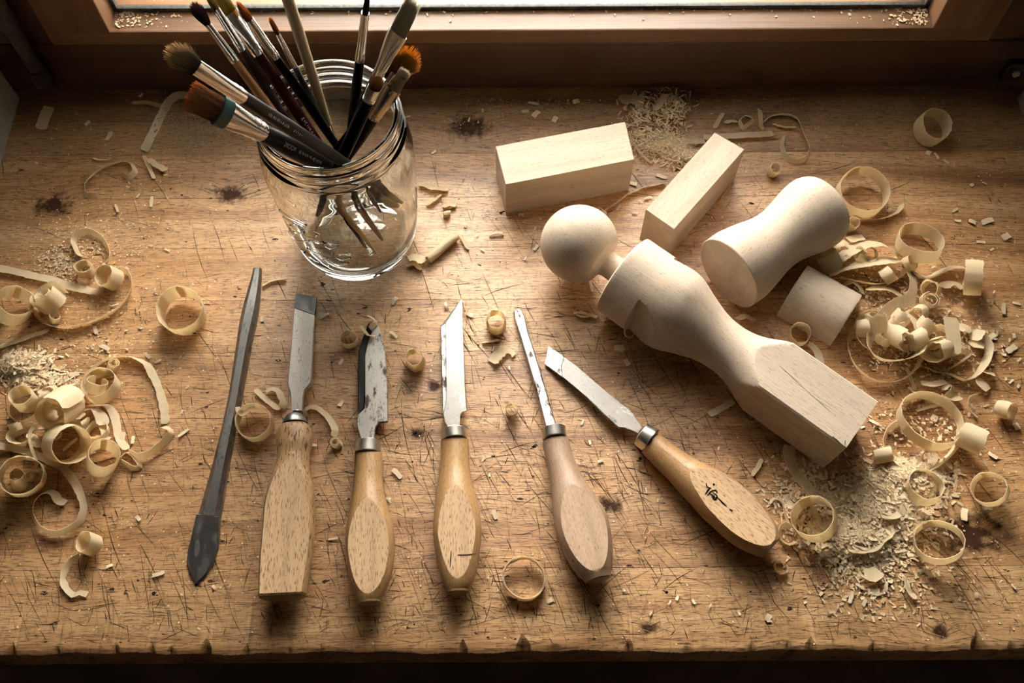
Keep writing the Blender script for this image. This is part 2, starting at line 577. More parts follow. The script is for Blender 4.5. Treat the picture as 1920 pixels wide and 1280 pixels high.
# ------------------------------------------------------------------ the workbench: planks, worn front edge
XE = .50
YF = P(960, 1221).y
bench = thing('workbench', 'worn brown plank workbench scarred with cuts, standing under the window', 'workbench', (0, YF, 0))
joints = [P(300, y).y for y in (1068, 930, 785, 662, 564, 466, 372, 290, 228)] + [YW + .02]
TH = .042
gap = .00007
y0 = joints[0]
NICK = [(20, 22, 14), (105, 12, 10), (215, 20, 10), (283, 18, 10), (320, 16, 8), (385, 30, 16), (462, 16, 8), (540, 10, 9), (600, 8, 10), (700, 6, 12),
        (868, 24, 12), (980, 34, 18), (1040, 10, 24), (1180, 26, 12), (1290, 8, 14), (1410, 18, 10), (1480, 14, 9), (1522, 26, 14), (1640, 18, 14), (1740, 10, 10), (1838, 36, 22), (1900, 12, 12)]
NK = [(P(x, 1218).x, d * .7 * unit(x, 1218), w * .8 * unit(x, 1218)) for x, d, w in NICK]
nr = random.Random(4)
xs = list(np.arange(-XE, XE + .0005, .001))
prof = []
for x in xs:
    ed = .0006 * sin(x * 47) + .0004 * sin(x * 171 + 1) + nr.uniform(-.00025, .00025)
    cut = 0.0
    for kx, dd, ww in NK:
        cut = max(cut, dd * max(0.0, 1 - abs(x - kx) / ww * nr.uniform(.85, 1.1)))
    prof.append((ed, cut))
rows = []
for x, (ed, cut) in zip(xs, prof):
    b = .0016 + ed
    rows.append([Vector((x, y0 - gap, -TH)), Vector((x, y0 - gap, -.0002)), Vector((x, y0 - gap - .0002, 0)),
                 Vector((x, YF + b + cut + .0012, -.0000)), Vector((x, YF + b + cut * .75, -.0004 - cut * .12)), Vector((x, YF + ed + cut * .15, -.0012 - cut * .75)), Vector((x, YF + ed, -.003 - cut * 1.25)),
                 Vector((x, YF + .0005, -TH))])
v, f = skin(rows)
link('plank', v, f, BENCH, bench, True, 30)
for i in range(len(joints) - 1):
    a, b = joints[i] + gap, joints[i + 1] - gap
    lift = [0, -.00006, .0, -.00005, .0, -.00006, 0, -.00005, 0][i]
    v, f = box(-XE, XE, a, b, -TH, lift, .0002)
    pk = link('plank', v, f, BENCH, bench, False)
    t = (.92, 1.0, .95, 1.0, 1.05, 1.0, .9, .66, .55)[i]  # last two, at the back, darkened to paint in shade below the sill
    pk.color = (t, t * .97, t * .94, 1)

# cuts, scratches and dents across the top
def strips(n, seed, dark=True):
    r = random.Random(seed)
    V, F = [], []
    while n > 0:
        x = r.uniform(0, 1920)
        y = r.uniform(300, 1222)
        w = .18 + .82 * min(1, max(0, (y - 480) / 420.0))
        w *= exp(-((x - 930) / 620.0) ** 2) * .8 + .2
        if y > 1060:
            w = max(w, .75)
        if r.random() > w:
            continue
        n -= 1
        u = unit(x, y)
        p = P(x, y)
        k = r.random()
        if k < .55:
            a = radians(r.gauss(-66, 9))
            L = r.choice((r.uniform(10, 40), r.uniform(20, 90), r.uniform(60, 170)))
        elif k < .72:
            a = radians(r.gauss(-100, 14))
            L = r.uniform(10, 55)
        elif k < .88:
            a = radians(r.gauss(-12, 10))
            L = r.uniform(12, 90)
        else:
            a = radians(r.gauss(20, 12))
            L = r.uniform(12, 110)
        L *= u
        wd = u * r.choice((.32, .4, .5, .6, .8, 1.1, 1.4)) * (1 if L > 30 * u else 1.3)
        d = Vector((cos(a), sin(a), 0))
        nn = Vector((-d.y, d.x, 0))
        bend = r.uniform(-.05, .05)
        m = 4
        top, bot = [], []
        for i in range(m + 1):
            t = i / m - .5
            c = p + d * (L * t) + nn * (bend * L * (1 - 4 * t * t))
            h = wd * (1 - (2 * abs(t)) ** 2.2) * r.uniform(.5, 1.2) * .5 + wd * .04
            top.append(c + nn * h)
            bot.append(c - nn * h)
        if max(q.y for q in top + bot) > YW or min(q.y for q in top + bot) < YF + .003:
            continue
        b0 = len(V)
        V += [Vector((q.x, q.y, .00008)) for q in top + bot]
        for i in range(m):
            F.append([b0 + i, b0 + m + 1 + i, b0 + m + 2 + i, b0 + i + 1])
    return V, F


v, f = strips(3600, 5)
link('scratch', v, f, SCRATCH, bench, False, kind='stuff')
v, f = strips(260, 9)
link('gouge', v, f, GROOVE, bench, False, kind='stuff')
r = random.Random(21)
V, F = [], []


def blob(x, y, rad, stretch=1.6, z=.0001, seg=9):
    p, u = P(x, y), unit(x, y)
    b0 = len(V)
    a0 = r.uniform(-.3, .3)
    for i in range(seg):
        a = 2 * pi * i / seg
        k = rad * u * r.uniform(.35, 1.25)
        dx, dy = k * stretch * cos(a), k * sin(a)
        V.append(Vector((p.x + dx * cos(a0) - dy * sin(a0), p.y + dx * sin(a0) + dy * cos(a0), z)))
    F.append(list(range(b0, b0 + seg)))


for x, y, k in ((522, 676, 8), (448, 542, 5), (440, 556, 6), (605, 533, 9), (768, 580, 9), (782, 812, 11), (940, 398, 8), (1003, 836, 10), (915, 1195, 6), (210, 1105, 8), (235, 1112, 7),
                (290, 1112, 9), (175, 945, 5), (10, 990, 6), (85, 1112, 8), (1140, 945, 10), (1120, 1135, 7), (1215, 1178, 7), (1762, 1184, 8), (1135, 1078, 8), (950, 1080, 6), (880, 240, 14),
                (1160, 700, 6), (1200, 860, 7), (1300, 850, 5), (640, 1080, 5), (610, 1090, 9), (620, 1012, 8), (395, 1090, 8), (372, 1098, 10), (1480, 1140, 9), (1180, 1060, 7), (1250, 1110, 6)):
    blob(x, y, k * .42)
    for q in range(4):
        blob(x + r.gauss(0, k * .5), y + r.gauss(0, k * .35), k * r.uniform(.08, .25))
for i in range(1100):
    x, y = r.uniform(0, 1920), r.uniform(300, 1205)
    if r.random() > .25 + .75 * min(1, max(0, (y - 450) / 500)):
        continue
    blob(x, y, r.choice((.7, .9, 1.1, 1.3, 1.7, 2.4)), r.uniform(1.2, 3.0), .0001, 7)
link('dent', V, F, SCRATCH, bench, False, kind='stuff')

# ------------------------------------------------------------------ glass jar
JC = P(673, 440)
JH = .124 * 1.045
jar = thing('glass_jar', 'clear ribbed-neck glass preserving jar full of paintbrushes, standing on the bench', 'jar', JC)
JS = 1.045
OUT = [(.0012, .0), (.0012, .030), (.0, .0315), (.0002, .0345), (.0022, .0372), (.007, .0392), (.016, .0408), (.035, .0428), (.06, .0444), (.078, .0452), (.088, .0453),
       (.0945, .0448), (.0995, .0436), (.1025, .0424), (.1040, .0417), (.1055, .0420), (.1066, .0430), (.1078, .0430), (.1088, .0419), (.1108, .0412), (.1120, .0415), (.1131, .0424),
       (.1143, .0424), (.1153, .0413), (.1166, .0410), (.1176, .0415), (.1186, .0421), (.1196, .0418), (.1206, .0408), (.1222, .0405), (.1233, .0402), (.1239, .0395)]
INN = [(.124, .0385), (.1238, .0377), (.1228, .0372), (.118, .0370), (.108, .0373), (.103, .0381), (.098, .0401), (.092, .0416), (.084, .0423), (.06, .0415), (.035, .0399),
       (.018, .0380), (.0105, .0364), (.0072, .0338), (.0060, .029), (.0066, .018), (.0080, .0)]
OUT = [(z * JS, r_ * JS) for z, r_ in OUT]
INN = [(z * JS, r_ * JS) for z, r_ in INN]


def lathe(prof, seg=96, c=JC):
    rows = []
    for z, r in prof:
        rows.append([Vector((c.x + max(r, 1e-6) * cos(2 * pi * i / seg), c.y + max(r, 1e-6) * sin(2 * pi * i / seg), c.z + z)) for i in range(seg)])
    return skin(rows, True, False)


fine_o = [(q[1], q[0]) for q in smooth_path([(r, z, 0) for z, r in OUT[3:]], .0012)[:, :2]]
v, f = lathe(OUT[:3] + [(z, r) for z, r in fine_o] + INN)
link('body', v, f, GLASS, jar, True, 60)
PR = [(z, r) for z, r in OUT[3:]]


def jar_r(z):
    for (z0, r0), (z1, r1) in zip(PR, PR[1:]):
        if z0 <= z <= z1:
            return r0 + (r1 - r0) * (z - z0) / max(1e-9, z1 - z0)
    return 0.0


def on_jar(x, y):
    d = ray(x, y)
    t0 = None
    for t in np.arange(.40, .75, .0005):
        p = EYE + d * float(t)
        if hypot(p.x - JC.x, p.y - JC.y) <= jar_r(p.z):
            return p
    return None


STROKES = [[(75, 70), (130, 170), (250, 240), (400, 340), (590, 430)], [(230, 320), (300, 330), (420, 400), (540, 480), (562, 540), (500, 545), (420, 490), (390, 440)],
           [(375, 520), (400, 580), (460, 630), (560, 650), (640, 640)], [(480, 400), (560, 440), (600, 430)], [(610, 640), (700, 650), (780, 670), (830, 660)],
           [(850, 690), (880, 670), (920, 690), (1020, 705), (960, 740), (900, 745), (850, 720)], [(620, 740), (650, 780), (720, 810), (800, 830), (840, 870)],
           [(820, 910), (900, 880), (1000, 960), (1100, 960), (1160, 935)], [(1000, 870), (1080, 900), (1190, 870)], [(1040, 830), (1100, 820), (1190, 830)],
           [(940, 850), (965, 800)], [(830, 910), (900, 970)], [(390, 640), (430, 700), (540, 770), (580, 800)], [(340, 650), (450, 790)], [(180, 330), (200, 400), (260, 560), (330, 720)],
           [(300, 400), (340, 450)], [(640, 850), (700, 900), (780, 930)], [(700, 520), (780, 560)], [(720, 590), (750, 560)]]
parts = []
for s in STROKES:
    q = [on_jar(490 + a / 7.11, 360 + b / 7.11) for a, b in s]
    q = [p for p in q if p is not None]
    if len(q) < 2:
        continue
    pth = [Vector(t) for t in smooth_path([tuple(p) for p in q], .0012)]
    pth = [Vector((JC.x + (p.x - JC.x) * 1.004, JC.y + (p.y - JC.y) * 1.004, p.z)) for p in pth]
    parts.append(tube(pth, .00095, 6))
v, f = merge(*parts)
link('embossed_lettering', v, f, GLASS, jar, True, 80)

# ------------------------------------------------------------------ paintbrushes standing in the jar


def bristle_mat(name, root, tip, x0, x1, stain=None):
    m = Mat(name)
    sx = nd(m.nt, 'ShaderNodeSeparateXYZ', {0: m.obj()}).outputs[0]
    n = m.noise(m.scale(m.obj(), (90, 1500, 1500)), 1.0, 2)
    c = m.mix(m.rng(sx, x0, x1), root, tip)
    c = m.mix(m.rng(n, .3, .7, 0, .5), c, m.mix(1.0, c, (.5, .45, .4), 'MULTIPLY'))
    if stain:
        pn = m.noise(m.obj(), 160.0, 2)
        c = m.mix(m.rng(pn, .58, .64, 0, .9), c, stain)
    m.set(Base_Color=c, Roughness=.6, Specular_IOR_Level=.25)
    tr = nd(m.nt, 'ShaderNodeBsdfTranslucent', {'Color': c})
    mx = nd(m.nt, 'ShaderNodeMixShader', {0: .62, 1: m.b.outputs[0], 2: tr.outputs[0]})
    m.nt.links.new(mx.outputs[0], m.out.inputs[0])
    return m.m


HAND = {'black': plain('black_lacquer', (.006, .005, .0045), .3, 0, .2, 80), 'red': plain('dark_red_lacquer', (.045, .008, .007), .38, 0, .25, 60),
        'orange': handle_wood('varnished_orange_wood', (.42, .20, .07), (.2, .09, .03), .4, .3), 'grey': plain('grey_green_lacquer', (.08, .085, .075), .3, 0, .3, 90),
        'brown': plain('dark_brown_lacquer', (.022, .012, .008), .40, 0, .3, 70)}
SILVER = steel('polished_ferrule', (.74, .72, .68), (.25, .2, .15), .68, .8, .2, 120.0, .05, .0)
COPPER = steel('coppery_ferrule', (.68, .55, .42), (.25, .16, .1), .66, .8, .2, 120.0, .05, .0)
INK = plain('pale_print', (.62, .60, .56), .5, 0, .1)
for _h in ('black', 'red', 'brown', 'grey'):
    HAND[_h].node_tree.nodes['Principled BSDF'].inputs['Specular IOR Level'].default_value = .07
TEAL = plain('dried_teal_paint', (.008, .048, .046), .35, 0, .5, 150)
DARKP = plain('grey_print', (.16, .16, .16), .5, 0, .1)


PLACED = []      # sample points (position, radius) of the brushes already standing in the jar


def line3d(a, b, prof=None, deep=0.0, ref=None):
    """World line of a brush leaning in the jar, passing image points a (upper) and b (lower): it rests inside the rim, ends on
    the jar's floor or on the other handles, and is chosen so that it passes clear of the brushes placed before it."""
    a, b = Vector(a), Vector(b)
    d = (a - b).normalized()

    def crossings(z, rmax):
        out = []
        for s in np.arange(-420, 500, 3.0):
            q = b + d * float(s)
            p = P(q.x, q.y, z)
            if hypot(p.x - JC.x, p.y - JC.y) < rmax:
                out.append(p)
        return out
    tops = crossings(JH - .002, .0345)
    best, bc = None, 1e9
    PQ = np.array([tuple(q) for q, _r in PLACED]).reshape(-1, 3)
    PR_ = np.array([q for _p, q in PLACED])
    J = np.array((JC.x, JC.y))
    for z in (.012, .018, .026, .036, .048, .060, .072):
        for bt in crossings(z, .034):
            for tp in tops:
                e = (tp - bt).normalized()
                if e.z < .45:
                    continue
                lean = hypot(tp.x - JC.x, tp.y - JC.y)
                c = (.0345 - lean) * .15 + z * .04
                if ref:
                    n1 = ray(*ref).normalized()
                    w0 = EYE - bt
                    k = n1.dot(e)
                    if k * k > .80:
                        continue
                    c -= .3 * deep * max(.38, min(.60, (k * e.dot(w0) - n1.dot(w0)) / (1 - k * k)))
                if prof:
                    tr = np.array(prof())
                    X = np.array(tuple(bt)) + tr[:, :1] * np.array(tuple(e))
                    if len(PQ):
                        g = tr[:, 1][:, None] + PR_[None, :] - np.sqrt(((X[:, None, :] - PQ[None]) ** 2).sum(-1))
                        c += np.maximum(g, 0).max(axis=1).sum() * 6.0
                    rad = np.sqrt(((X[:, :2] - J) ** 2).sum(-1))
                    lim = np.where(X[:, 2] > JH * .78, .0382, .042) - tr[:, 1]
                    c += (np.maximum(rad - lim, 0) * (X[:, 2] < JH + .004)).sum() * 2.5
                if c < bc:
                    best, bc = (tp, bt), c
    return best


def loft(rows):
    """rows: (centre, half-width vector, half-thickness vector); elliptical sections, capped."""
    out = []
    for c, a, b in rows:
        out.append([c + a * cos(t) + b * sin(t) for t in np.linspace(0, 2 * pi, 20, endpoint=False)])
    return skin(out)


def brush(label, tip, base, fend, low, wb, wt, wf, wh, flat, hand, root, tipc, ferr=None, roll=0.0, n=200, letters=None, band=None, stain=None, rag=.12, fan=False, thick=1.15, name='paintbrush', lab_off=0.0, ink=None, deep=0.0):
    us = unit(*fend, .15)
    PT = [(float(t), wh * us / 2 * (1.16 if t > .06 else 1.0) + .0002) for t in np.arange(.002, .17, .007)]
    rim, bot = line3d(base, low, lambda: PT, deep, low)
    d = (rim - bot).normalized()
    PLACED.extend((bot + d * t, r_) for t, r_ in PT)

    def at(p):
        best, bt = 1e9, 0
        for t in np.arange(.02, .42, .0008):
            q = px_of(bot + d * float(t))
            e = hypot(q[0] - p[0], q[1] - p[1])
            if e < best:
                best, bt = e, float(t)
        return bt
    t1, t2, t3 = at(fend), at(base), at(tip)
    mid = bot + d * t2
    side = d.cross(EYE - mid).normalized()
    nor = side.cross(d).normalized()
    side, nor = side * cos(roll) + nor * sin(roll), nor * cos(roll) - side * sin(roll)
    root_o = thing(name, label, 'paintbrush', bot, 0.0, 'paintbrushes in the jar')
    root_o.rotation_euler = Matrix((d, side, nor)).transposed().to_euler()
    u1, u2, u3 = [(bot + d * t - EYE).dot(FWD) / CAM_F for t in (t1, t2, t3)]
    # bristles: many separate hairs around a core
    a0 = wf * u2 / 2
    b0 = a0 * (.30 if flat else 1.0)
    am, at_ = wb * u3 / 2, wt * u3 / 2
    bm_, bt_ = (am * .33, at_ * .25) if flat else (am, at_)
    r = random.Random(len(label) * 7 + int(tip[0]))
    parts = []
    for i in range(n):
        th, q = r.uniform(0, 2 * pi), sqrt(r.random())
        x, y = q * cos(th), q * sin(th)
        tl = t3 - (t3 - t2) * abs(r.gauss(0, rag)) - (t3 - t2) * (.0 if flat and not fan else .25 * q * q)
        if fan:
            tl -= (t3 - t2) * .22 * x * x
        pts = [bot + d * (t2 - .002) + side * (x * a0 * .92) + nor * (y * b0 * .9),
               bot + d * (t2 + (tl - t2) * .5) + side * (x * am * .92) + nor * (y * bm_),
               bot + d * tl + side * (x * at_ + r.uniform(-1, 1) * .0006) + nor * (y * bt_ + r.uniform(-1, 1) * .0005)]
        w = u2 * r.uniform(.45, .8)
        rows = []
        for p, k in zip(pts, (1.0, .95, .35)):
            rows.append([p + side * (w * k * cos(g)) + nor * (w * k * sin(g)) for g in (0, 2.1, 4.2)])
        parts.append(skin(rows))
    core = []
    for k in np.linspace(0, 1, 7):
        aa = (a0 + (am - a0) * min(1, 2 * k)) if k < .5 else (am + (at_ - am) * (2 * k - 1))
        bb = (b0 + (bm_ - b0) * min(1, 2 * k)) if k < .5 else (bm_ + (bt_ - bm_) * (2 * k - 1))
        s = (.5 if tipc[2] > .6 else .86) * (1 - .55 * k ** 3)
        core.append((bot + d * (t2 - .002 + (t3 - t2) * .80 * k), side * (aa * s), nor * (bb * s)))
    parts.append(loft(core))
    v, f = merge(*parts)
    bo = link('bristles', v, f, bristle_mat(name + '_bristle', root, tipc, t2, t3, stain), root_o, True, 50, kind='stuff')
    # ferrule with two crimped rings
    e = wh * u1 / 2
    rows = []
    for k in np.linspace(0, 1, 25):
        t = t2 + (t1 - t2) * k
        g = k * k * (3 - 2 * k)
        a = a0 * 1.04 + (e * 1.06 - a0 * 1.04) * g
        b = (b0 * 1.1 + (e * 1.06 - b0 * 1.1) * g)
        c = 0.0
        for kk in (.80, .91):
            c += exp(-((k - kk) / .022) ** 2) * .09
        rows.append((bot + d * t, side * (a * (1 + c)), nor * (b * (1 + c))))
    v, f = loft(rows)
    fo = link('ferrule', v, f, ferr or SILVER, root_o, True, 40)
    if band:
        rows = []
        for k in np.linspace(-.02, .20, 6):
            t = t2 + (t1 - t2) * k
            g = max(0, k) ** 2 * (3 - 2 * max(0, k))
            a = a0 * 1.04 + (e * 1.06 - a0 * 1.04) * g
            b = b0 * 1.1 + (e * 1.06 - b0 * 1.1) * g
            rows.append((bot + d * t, side * (a * 1.03 + .0002), nor * (b * 1.05 + .0002)))
        v, f = loft(rows)
        link('paint_crust', v, f, band, fo, True, 40)['label'] = 'dried teal paint'
    # handle, thickest a quarter down, tapering to its foot
    rows = []
    for k in np.linspace(0, 1, 16):
        t = t1 + .001 - (t1 + .001) * k
        w = e * (.97 + (thick - .97) * sin(min(1, k / .3) * pi / 2)) * (1 - .55 * max(0, (k - .3) / .7) ** 1.2)
        if k == 1:
            w *= .6
        rows.append((bot + d * t, side * w, nor * w))
    v, f = loft(rows)
    ho = link('handle', v, f, HAND[hand], root_o, True, 50)
    if letters:
        parts = []
        for (k0, k1, cnt, hgt) in letters:
            for i in range(cnt):
                k = k0 + (k1 - k0) * (i + r.random() * .3) / cnt
                t = t1 * (1 - k)
                kk = k
                w = e * (.97 + (thick - .97) * sin(min(1, kk / .3) * pi / 2)) * (1 - .55 * max(0, (kk - .3) / .7) ** 1.2)
                hh = e * hgt * r.uniform(.6, 1.0)
                dx = .00022
                ang0, ang1 = lab_off - hh / w / 2 + r.uniform(-.06, .06), lab_off + hh / w / 2
                sl = r.uniform(-.0006, .0006)
                quad = []
                for g, tt in ((ang0, t), (ang0, t + dx * 2), (ang1, t + dx * 2 + sl), (ang1, t + sl)):
                    quad.append(bot + d * tt + (side * sin(g) + nor * cos(g)) * (w + .00012))
                parts.append((quad, [[0, 1, 2, 3]]))
        v, f = merge(*parts)
        link('lettering', v, f, ink or INK, ho, False, kind='stuff')
    return root_o


TAN, OCH = (.30, .21, .105), (.42, .22, .03)
brush('splayed tan bristle brush with a dark root, leaning over the jar rim', (306, 92), (368, 126), (452, 179), (600, 276), 50, 62, 30, 27, True, 'black', (.05, .035, .02), (.72, .55, .31), n=320, rag=.10, deep=-.3,
      letters=[(.10, .20, 16, .5), (.22, .27, 5, .3)], fan=True)
brush('broad flat brush with rust brown bristles and a teal-smeared ferrule', (350, 181), (411, 207), (488, 247), (600, 304), 60, 58, 55, 36, True, 'black', (.15, .055, .018), (.50, .20, .06), n=420, rag=.05, band=TEAL, deep=-.3,
      letters=[(.10, .17, 8, .6), (.19, .34, 20, .4)])
brush('wine red soft brush on a narrow grey ferrule', (354, 6), (387, 42), (444, 113), (520, 222), 25, 24, 12, 16, False, 'orange', (.05, .012, .018), (.11, .028, .04), n=220, rag=.12, deep=1.2)
brush('slim olive bristle brush half hidden behind the wine red one', (388, -16), (404, 15), (452, 94), (560, 262), 15, 10, 14, 15, False, 'brown', (.26, .16, .03), (.46, .32, .08), n=120, deep=.8)
brush('mustard flat brush with a bright wide ferrule', (412, -18), (432, 24), (484, 100), (596, 268), 30, 26, 30, 20, True, 'red', (.42, .27, .03), (.66, .46, .07), n=260, letters=[(.30, .44, 18, .7)], roll=-.2, rag=.08)
brush('pointed orange brush on a long silver ferrule', (446, -2), (466, 35), (517, 106), (640, 286), 19, 8, 17, 17, False, 'black', (.36, .12, .015), (.70, .31, .05), n=160)
brush('small orange-tipped round brush with a thin grey handle', (509, 28), (520, 62), (553, 124), (584, 186), 12, 6, 9, 11, False, 'grey', (.30, .10, .02), (.75, .34, .06), n=110)
brush('dark pointed brush standing almost upright at the back of the jar', (687, -14), (685, 24), (673, 112), (661, 225), 13, 7, 15, 18, False, 'black', (.03, .018, .014), (.05, .03, .024), n=120)
brush('stubby round brush with short brown bristles', (705, 139), (702, 164), (693, 190), (640, 300), 28, 20, 25, 22, False, 'black', (.14, .055, .018), (.50, .24, .07), n=240, rag=.2, deep=-5)
brush('flat brush with a cream clotted tip and coppery ferrule', (764, 131), (738, 166), (700, 218), (650, 290), 25, 22, 32, 24, True, 'brown', (.66, .57, .43), (.86, .79, .66), COPPER, n=240, stain=(.42, .16, .04), rag=.10, deep=-1.0)
brush('wide flat brush with white bristles', (766, -8), (747, 60), (707, 142), (640, 284), 38, 32, 38, 20, True, 'black', (.66, .61, .50), (.92, .90, .85), n=360, roll=.25, rag=.06, deep=3.0)
brush('fan brush with curved golden bristles', (786, 92), (744, 137), (704, 186), (640, 266), 50, 66, 18, 11, True, 'black', (.16, .07, .015), (.85, .44, .06), n=340, fan=True, rag=.08, deep=1.6)
# an upturned natural wood handle
rim, bot = line3d((566, 80), (606, 205), lambda: [(float(t), .0034) for t in np.arange(.002, .2, .008)], 1.2, (606, 205))
d = (rim - bot).normalized()
stick = thing('paintbrush', 'upturned brush of bare wood, its handle end in the air', 'paintbrush', bot, 0, 'paintbrushes in the jar')
sd = d.cross(EYE - rim).normalized()
nn = sd.cross(d)
stick.rotation_euler = Matrix((d, sd, nn)).transposed().to_euler()
STW = handle_wood('bare_stick_wood', (.36, .25, .13), (.16, .09, .04), .4, .5)
rows = [(bot + d * t, sd * w, nn * w) for t, w in ((.02, .0026), (.05, .0030), (.10, .0034), (.15, .0034), (.20, .0030), (.235, .0027), (.25, .0022), (.254, .0010))]
v, f = loft(rows)
link('handle', v, f, STW, stick, True, 50)
rows = [(bot + d * t, sd * w, nn * w) for t, w in ((.0, .0030), (.012, .0030), (.022, .0029))]
v, f = loft(rows)
link('ferrule', v, f, SILVER, stick, True, 50)

# ------------------------------------------------------------------ sawn blocks and turned blanks


def block(label, px, h):
    q = [P(x, y, h) for x, y in px]
    c = sum(q, Vector()) / 4
    a, b = (q[1] - q[0]), (q[2] - q[1])
    L = a if a.length > b.length else b
    ang = atan2(L.y, L.x)
    v, f = prism([(p.x, p.y) for p in q], 0.0, h, .0004)
    o = link('wood_block', v, f, PALE, None, True, 20, Vector((c.x, c.y, 0)), ang)
    return tag(o, label, 'wood block')


block('long pale rectangular wood block resting close to the jar', [(929, 274), (1172, 228), (1189, 299), (948, 346)], .0355)
block('narrow pale rectangular wood block lying aslant beside the turned waisted blank', [(1340, 248), (1396, 280), (1264, 430), (1211, 393)], .0362)


def frame_axis(a, b):
    d = (b - a).normalized()
    s = Vector((0, 0, 1)).cross(d).normalized()      # sideways, level
    return d, s, d.cross(s)


def turned(name, label, cat, A, B, stations, radius, mat, seg=72):
    """Body whose section at s is given by radius(s, angle); angle 0 = sideways, pi/2 = up."""
    d, s, n = frame_axis(A, B)
    root_rot = Matrix((d, s, n)).transposed().to_euler()
    rows = []
    for t in stations:
        row = []
        for i in range(seg):
            a = 2 * pi * (i + .5) / seg
            x, y = radius(t, a)
            row.append(A + d * t + s * x + n * y)
        rows.append(row)
    v, f = skin(rows)
    me_o = bpy.data.objects.new(name, bpy.data.meshes.new(name))
    COL.objects.link(me_o)
    me_o.location = A
    me_o.rotation_euler = root_rot
    M = np.array(frame_of(me_o))
    V = np.array([tuple(p) for p in v]) @ M[:3, :3].T + M[:3, 3]
    me = me_o.data
    me.from_pydata(V.tolist(), [], f)
    bm = bmesh.new()
    bm.from_mesh(me)
    bmesh.ops.recalc_face_normals(bm, faces=bm.faces)
    bm.to_mesh(me)
    bm.free()
    me.materials.append(mat)
    me.shade_smooth()
    me.set_sharp_from_angle(angle=radians(28))
    return tag(me_o, label, cat)


def interp(tab, s):
    for (a, ra), (b, rb) in zip(tab, tab[1:]):
        if a <= s <= b:
            k = (s - a) / max(1e-9, b - a)
            return ra + (rb - ra) * k
    return tab[-1][1] if s > tab[-1][0] else tab[0][1]


SA = P(1086, 457, .0330)
SB = P(1594, 816, .0203)
SL = (SB - SA).length
RB_ = .0257
tab = [(-RB_ * cos(a), RB_ * sin(a)) for a in np.linspace(.02, pi - .74, 26)]
tab += [(.0196, .0160), (.0206, .0118), (.0226, .0090), (.0250, .0084), (.0335, .0086), (.0352, .0088), (.0353, .0262), (.0362, .0280), (.0375, .0283)]
bul = smooth_path([(.0375, .0283, 0), (.056, .0284, 0), (.068, .0287, 0), (.080, .0274, 0), (.093, .0222, 0), (.106, .0178, 0), (.117, .0166, 0), (.127, .0176, 0), (.136, .0206, 0), (.143, .0243, 0), (.149, .0272, 0), (.158, .0300, 0)], .0009)
tab += [(float(q[0]), float(q[1])) for q in bul[1:]]
HS = .0197
NS = .0585
st = [s for s, r in tab if s < .1585] + [NS + .0001, NS + .0006] + list(np.linspace(.1590, SL - .0006, 30)) + [SL]
st = sorted(set(round(s, 6) for s in st))


def sp_radius(s, a):
    r = interp(tab, s)
    x, y = r * cos(a), r * sin(a)
    if NS < s < .088:
        k = (s - NS) / (.088 - NS)
        lim = .0190 + .0105 * (k * k * (3 - 2 * k))
        if y < .021:
            x = max(-lim, min(lim, x))
    if s > .124:
        h = HS - (.0005 if s >= SL else 0)
        q = max(abs(cos(a)), abs(sin(a)))
        rr = min(r, h / q)
        x, y = rr * cos(a), rr * sin(a)
    return x, y


turned('turned_spindle', 'long turned pale wood spindle with round ball head and square foot', 'turned spindle', SA, SB, st, sp_radius, PALE2, 96)
SP = bpy.data.objects['turned_spindle']
cr = []
for s0, x0, s1, x1, w in ((.150, .0005, .172, -.0030, .00022), (.172, -.0030, .196, -.0062, .00012), (SL - .010, -.0180, SL - .002, -.0190, .0005), (SL - .003, -.0150, SL - .001, -.0185, .0005)):
    d0, l0, n0 = frame_axis(SA, SB)
    a_, b_ = SA + d0 * s0 + l0 * x0 + n0 * (HS + .00008), SA + d0 * s1 + l0 * x1 + n0 * (HS + .00008)
    e_ = l0 * w
    cr.append(([a_ - e_ * .5, a_ + e_ * .5, (a_ + b_) / 2 + e_, b_ + e_ * .2, b_ - e_ * .2, (a_ + b_) / 2 - e_], [[0, 1, 2, 3, 4, 5]]))
v, f = merge(*cr)
link('crack', v, f, SCRATCH, SP, False, kind='stuff')
TA = (P(1325, 455, .025) + P(1405, 577, .025)) / 2
TB = (P(1490, 343, .025) + P(1568, 458, .025)) / 2
d_, s_, n_ = frame_axis(TA, TB)
TL = (TB - TA).length
tt = [(0, .0258), (.0006, .0263), (.012, .0262), (.024, .0240), (.037, .0212), (.048, .0208), (.058, .0224), (.068, .0248), (TL - .004, .0262), (TL + .002, .0258), (TL + .0065, .0235), (TL + .0085, .019), (TL + .0092, .010), (TL + .0094, .001)]
ts = smooth_path([(a, b, 0) for a, b in tt[1:]], .0009)
tl = [(0, .0258)] + [(float(q[0]), float(q[1])) for q in ts]
def waist(s, a):
    r = interp(tl, s)
    x, y = r * cos(a), r * sin(a)
    if .012 < s < .0175 and x > .4 * r:
        x = min(x, .0225)
    return x, y


TA.z = TB.z = .0263
turned('turned_blank', 'short turned pale wood blank with a waist and an oval cut end', 'turned blank', TA, TB, [s for s, r in tl], waist, PALE2)
HA, HB = (P(1513, 503, .010) + P(1462, 580, .004)) / 2, (P(1611, 554, .010) + P(1566, 642, .004)) / 2
HA.z = HB.z = .0


def half(s, a):
    x = .0207 * cos(a)
    y = .0225 * max(0.0, sin(a)) ** .8
    if s < .0006 or s > (HB - HA).length - .0006:
        x, y = x * .985, y * .985
    return x, max(.0, y)


turned('half_round_block', 'small half-round pale wood offcut between waisted blank and heaped curls', 'wood offcut', HA, HB, [0, .0007] + list(np.linspace(.003, (HB - HA).length - .003, 10)) + [(HB - HA).length - .0007, (HB - HA).length], half, PALE2)

# ------------------------------------------------------------------ hand tools


